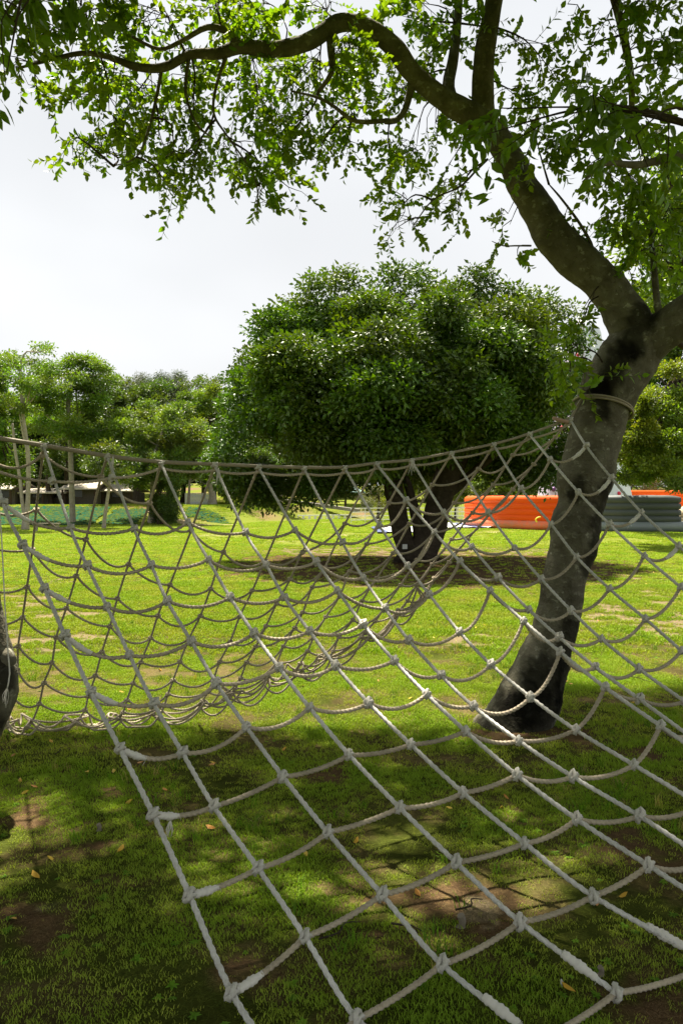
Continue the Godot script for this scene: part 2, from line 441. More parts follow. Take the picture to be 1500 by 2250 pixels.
func build_net() -> void:
	var net := thing("climbing_net", "grey knotted rope climbing net slung over a line between two trees", "climbing net")
	var P := []                                   # P[rope][row]
	for j in 14:
		var col := []
		for r in 13:
			if FRONT[j].has(r):
				var q: Vector3 = FRONT[j][r]
				col.append(V(q.x, q.y, q.z))
			elif r == 1:
				var q: Vector3 = FRONT[j][0]
				col.append(V(q.x, q.y, q.z) + Vector3(0, -0.028, 0.012))
			else:
				var e: Vector3 = 2.0 * col[r - 1] - col[r - 2]
				e.y = maxf(e.y, 0.035)
				col.append(e)
		P.append(col)
	P[3][12] = V(1353, 2182, 2.47)
	P[4][12] = G(1565, 2135) + Vector3(0, 0.03, 0)
	P[2][12] = V(1185, 2302, 2.25)
	P[2][12].y = 0.03
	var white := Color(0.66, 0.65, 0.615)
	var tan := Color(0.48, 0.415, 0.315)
	# the line the net hangs on, wound twice round the tree
	var ridge := []
	ridge.append(V(-75, 950, 3.88))
	for j in 14:
		ridge.append(P[j][0] + Vector3(0, 0.008, 0))
	part("ridge_line", tube_mesh(ridge, [0.0125, 0.0125, 0.012, 0.0115, 0.011, 0.0105, 0.01, 0.01, 0.0095, 0.0095, 0.009, 0.009, 0.009, 0.009, 0.009], 0.06, 10), M.cable, net)
	var c1 := V(1322, 905, 5.6)
	var lash := [P[13][0]]
	for k in 30:
		var a := 2.6 - k / 29.0 * TAU * 1.72
		var up := 0.008 + 0.03 * k / 29.0
		lash.append(c1 + Vector3(0.21 * cos(a), up + 0.055 * sin(a * 1.0 - 0.5) - 0.03 * cos(a), 0.21 * sin(a)))
	part("tree_lashing", tube_mesh(lash, _fill(lash.size(), 0.0085), 0.03, 8), M.cable, net)
	var peg := MB.new()
	tube(peg, catmull([V(1214, 918, 5.32), V(1225, 922, 5.3), V(1247, 928, 5.3)], 0.01), [0.010, 0.014, 0.015, 0.014], 8)
	part("wooden_toggle", peg.mesh(), mat(Color(0.42, 0.28, 0.22), 0.8), net)
	# front sheet
	for j in 14:
		var p := []
		var r := []
		for k in 13:
			if k == 1: continue
			p.append(P[j][k])
			r.append(rope_r(k) * (1.06 if j == 0 else 1.0))
		part("net_rope", rope_mesh(p, r, 0.09, 18, 12, white), M.rope, net)
	for k in range(1, 13):
		var p := [P[0][k]]
		for j in 13:
			p.append_array(hang(P[j][k], P[j + 1][k], front_sag(j, k)))
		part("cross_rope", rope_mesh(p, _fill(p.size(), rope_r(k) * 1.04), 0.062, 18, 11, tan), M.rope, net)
	var kn := [knot_mesh(0), knot_mesh(1)]
	for j in 14:
		for k in 13:
			if k > 0 and k == 1 and j > 2: continue
			var a: Vector3 = P[j][maxi(k - 1, 0)]
			var b: Vector3 = P[j][mini(k + 1, 12)]
			var l: Vector3 = P[maxi(j - 1, 0)][k]
			var rr: Vector3 = P[mini(j + 1, 13)][k]
			var y := (a - b).normalized()
			var x := (rr - l)
			x = (x - y * x.dot(y)).normalized()
			var s := rope_r(k) * rng.randf_range(1.0, 1.25)
			var bs := Basis(x, y, x.cross(y)).rotated(y, rng.randf_range(-0.5, 0.5)).scaled(Vector3.ONE * s)
			var o := part("knot", kn[(j + k) % 2], null, net, Transform3D(bs, P[j][k]))
			o.material_override = M.knot
	# whipped splices along both borders and near the lower end
	for k in range(2, 11):
		var h := hang(P[0][k], P[1][k], front_sag(0, k))
		wrap_part(net, [P[0][k].lerp(h[0], 0.5), h[0], h[1], h[2], h[3]], rope_r(k) * 1.45)
	for k in range(2, 7):
		var h := hang(P[12][k], P[13][k], front_sag(12, k))
		wrap_part(net, [h[8].lerp(h[9], 0.5), h[8], h[7], h[6], h[5]], rope_r(k) * 1.45)
	for j in [2, 3, 4]:
		wrap_part(net, [P[j][11].lerp(P[j][12], 0.45), P[j][11].lerp(P[j][12], 0.6), P[j][11].lerp(P[j][12], 0.8)], 0.0165)
	# the sheet behind, its lower rows bunched together
	var Q := []
	for j in 14:
		var a: Vector3 = FRONT[j][0]
		var e: Vector3 = BACK_END[j]
		var col := [P[j][0]]
		for y in BACK_Y[j]:
			var t: float = (y - a.y) / (e.y - a.y)
			col.append(V(lerpf(a.x, e.x, t) + rng.randf_range(-4, 4), y, lerpf(a.z + 0.02, e.z, pow(t, 0.8))))
		col.append(V(e.x, e.y, e.z))
		for q in 4:                               # folds lying along the lower edge
			var f := V(e.x + rng.randf_range(-26, 26), e.y + rng.randf_range(-24, 3), e.z + rng.randf_range(-0.12, 0.14))
			col.append(f)
		for q in col.size():
			col[q].y = maxf(col[q].y, 0.02 + 0.006 * q)
		Q.append(col)
	for j in 14:
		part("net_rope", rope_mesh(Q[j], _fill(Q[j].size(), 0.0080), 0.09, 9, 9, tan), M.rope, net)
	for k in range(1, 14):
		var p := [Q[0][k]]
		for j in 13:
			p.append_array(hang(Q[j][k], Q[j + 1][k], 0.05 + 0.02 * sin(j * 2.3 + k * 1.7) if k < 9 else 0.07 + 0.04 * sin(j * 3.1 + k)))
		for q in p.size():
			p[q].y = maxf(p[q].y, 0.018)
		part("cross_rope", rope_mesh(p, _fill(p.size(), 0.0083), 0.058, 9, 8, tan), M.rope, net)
	for j in 14:
		for k in range(1, 9):
			var y: Vector3 = (Q[j][k - 1] - Q[j][k + 1]).normalized()
			var x: Vector3 = Q[mini(j + 1, 13)][k] - Q[maxi(j - 1, 0)][k]
			x = (x - y * x.dot(y)).normalized()
			var bs := Basis(x, y, x.cross(y)).rotated(y, rng.randf_range(-0.6, 0.6)).scaled(Vector3.ONE * 0.0078)
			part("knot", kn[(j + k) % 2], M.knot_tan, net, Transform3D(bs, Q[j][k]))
	# a loose cord with a frayed tassel beside the left trunk
	var cord := [V(-4, 1085, 3.72), V(4, 1180, 3.72), V(11, 1320, 3.72), V(19, 1440, 3.72), V(22, 1480, 3.72), V(17, 1512, 3.72)]
	var o := part("hanging_cord", tube_mesh(cord, _fill(6, 0.0032), 0.05, 6), M.twine, net)
	for k in 9:
		var e := V(16 + rng.randf_range(-11, 3), 1540 + rng.randf_range(-8, 16), 3.72)
		part("loose_strand", tube_mesh([cord[5], cord[5].lerp(e, 0.5) + Vector3(rng.randf_range(-0.014, 0.006), 0, rng.randf_range(-0.01, 0.01)), e], [0.0013, 0.001, 0.0006], 0.02, 4), M.twine, o)
	# frayed rope ends tied under the ridge and at the lower splices
	for q in [Vector3(249, 1016, 4.13), Vector3(1232, 2165, 2.55), Vector3(905, 1020, 4.9), Vector3(480, 1042, 4.35), Vector3(375, 1815, 2.7)]:
		var top := V(q.x, q.y - 14, q.z)
		for k in 5:
			var e := V(q.x + rng.randf_range(-9, 9), q.y + rng.randf_range(8, 26), q.z)
			part("loose_strand", tube_mesh([top, top.lerp(e, 0.5) + Vector3(rng.randf_range(-0.01, 0.01), 0, 0.01), e], [0.002, 0.0022, 0.0012], 0.02, 4), M.twine, net)

func _fill(n: int, x: float) -> Array:
	var a := []
	a.resize(n)
	a.fill(x)
	return a

# ---------------------------------------------------------------- ground
const LAWN_N := 1200
const LAWN_W := 30.0          # the lawn's sheet: x -15 .. 15, z -28 .. 2
var lawn_mask := PackedFloat32Array()     # how bare each spot is

func lawn_at(x: float, z: float) -> float:
	var i := int((x + 15.0) / LAWN_W * LAWN_N)
	var j := int((z + 28.0) / LAWN_W * LAWN_N)
	if i < 0 or j < 0 or i >= LAWN_N or j >= LAWN_N: return 0.0
	return lawn_mask[j * LAWN_N + i]

# worn patches: pixel box of the patch, how bare, colour (0 pale sand, also sunlit earth, 1 brown earth, 2 dry straw)
const BARE := [
	[470, 1206, 1400, 1300, 2.8, 1], [540, 1200, 1300, 1224, 1.6, 0], [700, 1268, 1000, 1290, 0.5, 0],  # pale far rim under the round tree: sunlight put into the earth colour
	[-60, 1300, 130, 1350, 1.0, 0], [20, 1340, 220, 1366, 0.8, 0], [-80, 1385, 170, 1445, 0.9, 0], [200, 1180, 420, 1192, 0.6, 0], [-200, 1290, -20, 1420, 0.6, 0], [150, 1395, 260, 1410, 0.4, 0], [90, 1270, 160, 1282, 0.5, 0],
	[-50, 1480, 200, 1560, 0.45, 2], [330, 1440, 560, 1500, 0.5, 2],
	[1240, 1330, 1560, 1405, 0.8, 0], [1420, 1300, 1640, 1350, 0.5, 0], [980, 1396, 1110, 1425, 0.6, 0], [1180, 1250, 1420, 1275, 0.5, 0],
	[1000, 1570, 1330, 1660, 0.75, 1], [930, 1545, 1110, 1600, 0.5, 2], [1380, 1630, 1560, 1720, 0.65, 1], [1270, 1520, 1420, 1560, 0.35, 2],
	[760, 1930, 1190, 2110, 0.6, 1], [640, 1960, 800, 2060, 0.5, 2], [990, 1975, 1110, 2040, 0.6, 0], [690, 1995, 800, 2040, 0.55, 0],
	[-120, 1770, 260, 1900, 0.3, 1], [-140, 1960, 200, 2090, 0.16, 1], [70, 1978, 190, 2005, 0.2, 0], [60, 1730, 300, 1800, 0.42, 1], [450, 2120, 800, 2300, 0.3, 1], [1250, 1830, 1500, 1960, 0.3, 1], [1300, 2050, 1600, 2260, 0.4, 1],
	[640, 1690, 800, 1790, 0.3, 1], [940, 1660, 1080, 1700, 0.35, 2],
]

func build_ground() -> void:
	lawn_mask.resize(LAWN_N * LAWN_N)
	var fine := FastNoiseLite.new()
	fine.seed = 3
	fine.frequency = 0.045
	fine.fractal_octaves = 5
	var fi := fine.get_image(LAWN_N, LAWN_N)
	fi.convert(Image.FORMAT_L8)
	var fd := fi.get_data()
	var tone := PackedByteArray()
	tone.resize(LAWN_N * LAWN_N)
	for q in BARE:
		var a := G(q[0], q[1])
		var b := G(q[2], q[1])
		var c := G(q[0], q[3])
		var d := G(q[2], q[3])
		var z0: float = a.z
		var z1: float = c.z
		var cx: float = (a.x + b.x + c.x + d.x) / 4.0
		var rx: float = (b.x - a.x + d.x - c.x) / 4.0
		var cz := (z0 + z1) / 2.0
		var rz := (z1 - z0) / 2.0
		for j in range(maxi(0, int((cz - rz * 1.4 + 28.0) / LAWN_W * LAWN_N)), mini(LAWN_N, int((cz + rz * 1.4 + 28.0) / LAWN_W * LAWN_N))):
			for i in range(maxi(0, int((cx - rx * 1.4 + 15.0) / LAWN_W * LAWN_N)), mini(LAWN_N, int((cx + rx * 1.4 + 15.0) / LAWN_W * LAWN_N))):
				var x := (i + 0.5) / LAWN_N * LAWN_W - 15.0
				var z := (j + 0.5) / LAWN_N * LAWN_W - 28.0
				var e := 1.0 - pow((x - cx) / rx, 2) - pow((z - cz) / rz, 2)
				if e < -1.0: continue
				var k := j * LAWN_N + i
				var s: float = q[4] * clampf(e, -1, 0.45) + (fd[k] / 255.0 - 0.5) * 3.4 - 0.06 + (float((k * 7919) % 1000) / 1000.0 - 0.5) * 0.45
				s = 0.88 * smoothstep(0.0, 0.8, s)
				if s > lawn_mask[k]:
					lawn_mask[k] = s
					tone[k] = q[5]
	var bytes := PackedByteArray()
	bytes.resize(LAWN_N * LAWN_N * 3)
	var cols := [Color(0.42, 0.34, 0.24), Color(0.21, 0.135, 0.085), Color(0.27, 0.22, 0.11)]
	for k in LAWN_N * LAWN_N:
		var f := fd[k] / 255.0
		var m := lawn_mask[k]
		var g := 0.6 + 0.8 * f
		var dry := smoothstep(0.42, 0.62, fd[(k + 523 * LAWN_N + 311) % (LAWN_N * LAWN_N)] / 255.0)      # thin turf with earth between
		var r := lerpf(0.125, 0.19, dry) * g
		var gg := lerpf(0.16, 0.165, dry) * g
		var bb := lerpf(0.03, 0.07, dry) * g
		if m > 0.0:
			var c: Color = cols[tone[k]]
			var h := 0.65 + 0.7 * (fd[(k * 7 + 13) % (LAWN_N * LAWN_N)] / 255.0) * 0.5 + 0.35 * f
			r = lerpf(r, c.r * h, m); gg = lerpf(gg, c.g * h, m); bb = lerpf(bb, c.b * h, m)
		bytes[k * 3] = int(255.0 * pow(r, 0.4545))
		bytes[k * 3 + 1] = int(255.0 * pow(gg, 0.4545))
		bytes[k * 3 + 2] = int(255.0 * pow(bb, 0.4545))
	var img := Image.create_from_data(LAWN_N, LAWN_N, false, Image.FORMAT_RGB8, bytes)
	var lm := mat(Color(1, 1, 1), 0.95)
	lm.albedo_texture = ImageTexture.create_from_image(img)
	lm.detail_enabled = true
	lm.detail_blend_mode = BaseMaterial3D.BLEND_MODE_MUL
	lm.detail_uv_layer = BaseMaterial3D.DETAIL_UV_2
	var grit := ramp_tex(seamless(512, 0.09, 77, 4), [[0.0, Color(0.45, 0.42, 0.40)], [0.5, Color(0.85, 0.85, 0.85)], [1.0, Color(1, 1, 1)]])
	lm.detail_albedo = thatch()
	lm.metallic_specular = 0.05
	var mb := MB.new()
	var n := 200
	for j in n + 1:
		for i in n + 1:
			var x := -15.0 + LAWN_W * i / n
			var z := -28.0 + LAWN_W * j / n
			mb.v.append(Vector3(x, terrain(x, z), z))
			mb.uv.append(Vector2(float(i) / n, float(j) / n))
			mb.uv2.append(Vector2(x, z) / 1.3)
	for j in n:
		for i in n:
			var a := j * (n + 1) + i
			mb.i.append_array(PackedInt32Array([a, a + 1, a + n + 1, a + 1, a + n + 2, a + n + 1]))
	var o := part("lawn", mb.mesh(), lm, self)
	tag(o, "short mown lawn with worn earth patches under the net", "ground", "", "structure")
	# the field beyond, the bank and the ground to the sides
	var fb := MB.new()
	var fnz := FastNoiseLite.new()
	fnz.seed = 8
	fnz.frequency = 0.35
	fnz.fractal_octaves = 4
	var strips := [[-150.0, 150.0, -190.0, -28.0, 150, 108], [-150.0, -15.0, -28.0, 25.0, 40, 24], [15.0, 150.0, -28.0, 25.0, 40, 24], [-15.0, 15.0, 2.0, 25.0, 10, 8]]
	for s in strips:
		var k0 := fb.v.size()
		var nx: int = s[4]
		var nz: int = s[5]
		for j in nz + 1:
			for i in nx + 1:
				var x: float = lerpf(s[0], s[1], float(i) / nx)
				var z: float = lerpf(s[2], s[3], float(j) / nz)
				fb.v.append(Vector3(x, terrain(x, z), z))
				var f := fnz.get_noise_2d(x, z * 0.5)
				var c := Color(0.16, 0.19, 0.035).lerp(Color(0.34, 0.28, 0.17), smoothstep(0.22, 0.5, f) * 0.8)
				if terrain(x, z) > 0.2: c = c.lerp(Color(0.21, 0.135, 0.085), smoothstep(0.05, 0.35, f))
				fb.c.append(c)
		for j in nz:
			for i in nx:
				var a := k0 + j * (nx + 1) + i
				fb.i.append_array(PackedInt32Array([a, a + 1, a + nx + 1, a + 1, a + nx + 2, a + nx + 1]))
	var fm := tri(mat(Color(1, 1, 1), 0.95, true), grit, 0.9)
	fm.metallic_specular = 0.05
	o = part("field", fb.mesh(), fm, self)
	tag(o, "sunlit grass field running back to a low bank", "ground", "", "structure")
	build_grass()
	build_weeds()

func thatch() -> ImageTexture:      # cut grass, straw and crumbs lying every way
	var n := 1024
	var im := Image.create(n, n, false, Image.FORMAT_RGB8)
	im.fill(Color(0.62, 0.60, 0.56))
	for k in 26000:
		var x := rng.randf() * n
		var y := rng.randf() * n
		var a := rng.randf() * TAU
		var g := rng.randf_range(0.3, 0.85)
		var c := Color(g, g, g * 0.95)
		if rng.randf() < 0.22: c = Color(1.0, 0.97, 0.86) * rng.randf_range(0.85, 1.0)
		for s in rng.randi_range(6, 26):
			im.set_pixel(posmod(int(x + cos(a) * s), n), posmod(int(y + sin(a) * s), n), c)
			a += rng.randf_range(-0.05, 0.05)
	return ImageTexture.create_from_image(im)

func tuft_mesh(blades: int, r: float, h: float, w: float) -> ArrayMesh:
	var mb := MB.new()
	for k in blades:
		var a := rng.randf() * TAU
		var at := Vector3(cos(a), 0, sin(a)) * r * sqrt(rng.randf())
		var lean := Vector3(rng.randf_range(-1, 1), 0, rng.randf_range(-1, 1)) * 0.75
		var hh := h * rng.randf_range(0.5, 1.2)
		var side := Vector3(cos(a * 3.0), 0, sin(a * 3.0)) * w * 0.5
		var mid := at + Vector3(0, hh * 0.55, 0) + lean * hh * 0.3
		var tip := at + Vector3(0, hh * 0.85, 0) + lean * hh
		var k0 := mb.v.size()
		mb.v.append_array(PackedVector3Array([at - side, at + side, mid - side * 0.8, mid + side * 0.8, tip]))
		var g := rng.randf_range(0.75, 1.25)
		var c := Color(g, g, g) if rng.randf() > 0.12 else Color(2.4 * g, 1.35 * g, 1.7 * g)
		for q in 5: mb.c.append(c)
		mb.i.append_array(PackedInt32Array([k0, k0 + 2, k0 + 1, k0 + 1, k0 + 2, k0 + 3, k0 + 2, k0 + 4, k0 + 3]))
	return mb.mesh(false)

func build_grass() -> void:
	var tone := FastNoiseLite.new()
	tone.seed = 14
	tone.frequency = 0.9
	tone.fractal_octaves = 3
	# bands: from, to (metres away), tufts per square metre, blades, radius, height, width
	var bands := [[1.6, 4.5, 2700.0, 8, 0.028, 0.020, 0.0028], [4.5, 8.0, 1800.0, 9, 0.034, 0.027, 0.0040], [8.0, 15.0, 520.0, 11, 0.058, 0.038, 0.0075], [15.0, 28.0, 110.0, 14, 0.12, 0.042, 0.014], [28.0, 74.0, 21.0, 18, 0.30, 0.06, 0.032]]
	for b in bands:
		var xs := []
		var cs := []
		var spread := 0.56
		var area: float = spread * (b[1] * b[1] - b[0] * b[0]) + 1.6 * (b[1] - b[0])
		for k in int(area * b[2]):
			var d: float = sqrt(lerpf(b[0] * b[0], b[1] * b[1], rng.randf()))
			var x := rng.randf_range(-1, 1) * (spread * d + 0.8)
			var z := -d
			var t := tone.get_noise_2d(x, z)
			var bare := lawn_at(x, z) if d < 28.0 else smoothstep(0.15, 0.4, tone.get_noise_2d(x * 0.25, z * 0.12)) * 0.8
			if rng.randf() < bare * 0.95: continue
			if d < 9.0 and rng.randf() < 0.3 - t * 1.2: continue
			var s := rng.randf_range(0.7, 1.25) * (1.0 + 0.35 * t) * (1.0 - 0.4 * bare)
			xs.append(Transform3D(Basis(Vector3.UP, rng.randf() * TAU).scaled(Vector3(1, 1, 1) * s), Vector3(x, terrain(x, z) - 0.002, z)))
			var g := rng.randf_range(0.8, 1.2)
			var c := Color(0.25, 0.385, 0.04).lerp(Color(0.41, 0.46, 0.085), clampf(0.4 - t + bare * 0.5 + rng.randf_range(-0.2, 0.2), 0, 1))
			cs.append(Color(c.r * g, c.g * g, c.b * g))
		var o := many("grass", tuft_mesh(b[3], b[4], b[5], b[6]), M.grass, xs, cs, self)
		o.name = numbered("grass")
		tag(o, ["short green grass under the near end of the net", "short green grass around the two net trees", "sunny grass short of the round tree", "sunny grass around the round tree", "sunny grass on the far side of the field"][bands.find(b)], "grass", "", "stuff")

func build_weeds() -> void:        # broad-leaved weeds and longer tufts that the mower missed
	var rosette := MB.new()
	for k in 7:
		var a := k * TAU / 7.0 + rng.randf_range(-0.3, 0.3)
		leaf_into(rosette, Transform3D(aim(Vector3(cos(a), rng.randf_range(0.25, 0.7), sin(a)), rng.randf_range(-0.4, 0.4)), Vector3.ZERO), rng.randf_range(0.014, 0.024), 0.010, 0.3, 0.3)
	var place := FastNoiseLite.new()
	place.seed = 91
	place.frequency = 0.8
	var xs := [[], []]
	var cs := [[], []]
	for k in 9000:
		var d := sqrt(lerpf(3.0, 110.0, rng.randf()))
		var x := rng.randf_range(-1, 1) * (0.56 * d + 0.8)
		var t := place.get_noise_2d(x, -d)
		var s := k % 2
		if (t if s == 0 else -t) < 0.1 + 0.25 * rng.randf(): continue
		if rng.randf() < lawn_at(x, -d) * 0.9: continue
		xs[s].append(Transform3D(Basis(Vector3.UP, rng.randf() * TAU).scaled(Vector3.ONE * rng.randf_range(0.7, 1.4)), Vector3(x, terrain(x, -d), -d)))
		var g := rng.randf_range(0.75, 1.2)
		cs[s].append(Color(0.13 * g, 0.26 * g, 0.025) if s == 0 or rng.randf() < 0.75 else Color(0.42 * g, 0.36 * g, 0.14))
	tag(many("weeds", rosette.mesh(false), M.grass, xs[0], cs[0], self), "low broad-leaved weeds in the lawn", "weeds", "", "stuff")
	tag(many("long_grass", tuft_mesh(10, 0.022, 0.062, 0.0036), M.grass, xs[1], cs[1], self), "longer grass tufts standing above the mown lawn", "grass", "", "stuff")

# ---------------------------------------------------------------- trees
var sprigs := []
var clusters := {}

func tree_leaf_color(base: Color, spread := 0.25) -> Color:
	var g := 1.0 + rng.randf_range(-spread, spread)
	var y := rng.randf_range(-0.12, 0.2)
	return Color(base.r * g * (1.0 + y), base.g * g, base.b * g)

# foliage clumps hung from limbs: each [pixel x, y, half width, half height, metres away, sprigs]
func grow(tree: Node3D, limbs: Array, clumps: Array, base: Color, xs: Array, cs: Array, picked: Array, twig_mat: Material) -> void:
	for c in clumps:
		var at := V(c[0], c[1], c[4])
		var sx: float = c[2] * c[4] / F
		var sy: float = c[3] * c[4] / F
		var sz := maxf(0.3, 1.1 * (sx + sy) / 2.0)
		# nearest place on a limb, a little inwards
		var best := Vector3.ZERO
		var bd := 1e9
		for l in limbs:
			for p in l:
				var d: float = p.distance_to(at + Vector3(0, sy * 0.8, 0))
				if d < bd:
					bd = d
					best = p
		var root := at + Vector3(rng.randf_range(-0.3, 0.3) * sx, sy * rng.randf_range(0.2, 0.55), 0)
		var mb := MB.new()
		var mid := best.lerp(root, 0.5) + Vector3(rng.randf_range(-0.1, 0.1), 0.06 + rng.randf_range(-0.05, 0.1), rng.randf_range(-0.1, 0.1)) * minf(1.0, bd * 1.5)
		var main := catmull([best, mid, root], 0.08)
		var mw := []
		for k in main.size(): mw.append(lerpf(0.006 + 0.005 * minf(bd, 1.5), 0.0016, float(k) / (main.size() - 1)))
		tube(mb, main, mw, 6)
		var left: int = c[5] if c.size() > 6 else int(c[5] * 1.1)
		while left > 0:
			var u := Vector3(rng.randf_range(-1, 1), rng.randf_range(-1, 1), rng.randf_range(-1, 1))
			if u.length() > 1.0: continue
			var tip := at + Vector3(u.x * sx, u.y * sy, u.z * sz)
			var from := main[rng.randi_range(main.size() / 2, main.size() - 1)]
			var tm := from.lerp(tip, 0.5) + Vector3(rng.randf_range(-0.05, 0.05), rng.randf_range(0.0, 0.08), rng.randf_range(-0.05, 0.05))
			var tw := catmull([from, tm, tip], 0.09)
			var tws := []
			for k in tw.size(): tws.append(lerpf(0.0035, 0.0014, float(k) / tw.size()))
			tube(mb, tw, tws, 4)
			var m := mini(left, rng.randi_range(3, 6))
			left -= m
			for k in m:
				var t := 1.0 - 0.75 * k / m
				var p := tw[clampi(int(t * (tw.size() - 1)), 0, tw.size() - 1)]
				var dir := (tip - from).normalized() * 0.6 + Vector3(rng.randf_range(-1, 1), rng.randf_range(-1.1, 0.35), rng.randf_range(-1, 1)) * 0.8
				if c.size() > 6:                 # near enough to build leaf by leaf
					for q in 7:
						var lp := p + dir.normalized() * 0.028 * q
						var out := Vector3(rng.randf_range(-1, 1), rng.randf_range(-1.3, 0.2), rng.randf_range(-1, 1)).normalized() + dir.normalized() * 0.5
						picked.append(Transform3D(aim(out, rng.randf_range(-2, 2)).scaled(Vector3.ONE * rng.randf_range(0.75, 1.2)), lp))
				else:
					xs.append(Transform3D(aim(dir, rng.randf() * TAU).scaled(Vector3.ONE * rng.randf_range(0.75, 1.15)), p))
					cs.append(tree_leaf_color(base))
		part("branch", mb.mesh(), twig_mat, tree)

func limb_points(rows: Array) -> Array:            # rows: [pixel x, pixel y, pixel width, metres away]
	var p := []
	var w := []
	for r in rows:
		p.append(V(r[0], r[1], r[3]))
		w.append(r[2] * r[3] / F / 2.0 * (0.72 if rows[0][2] < 16 else 1.0))
	return [p, w]

func bark_limb(called: String, rows: Array, tree: Node3D, step: float, sides: int, bump: float, stains: Array) -> Array:
	var pw := limb_points(rows)
	var c := catmull_f(pw[0], pw[1], step)
	var mb := MB.new()
	tube(mb, c[0], c[1], sides, 0, 0.1, bump)
	for k in mb.v.size():
		var p := mb.v[k]
		var g := 0.86 + 0.3 * n2.get_noise_3dv(p * 2.5)
		for s in stains:                          # black weeping stains and moss with ragged outlines
			var a: Vector3 = s[0]
			var b: Vector3 = s[1]
			var near := Geometry3D.get_closest_point_to_segment(p, a, b)
			var d: float = p.distance_to(near) / s[2] + 0.55 * n2.get_noise_3dv(p * 9.0) + 0.3 * n2.get_noise_3dv(p * 28.0)
			g *= lerpf(0.3, 1.0, smoothstep(0.6, 0.95, d))
		mb.c[k] = Color(g, g, g * 0.97)
	part(called, mb.mesh(), M.bark, tree)
	return Array(c[0])

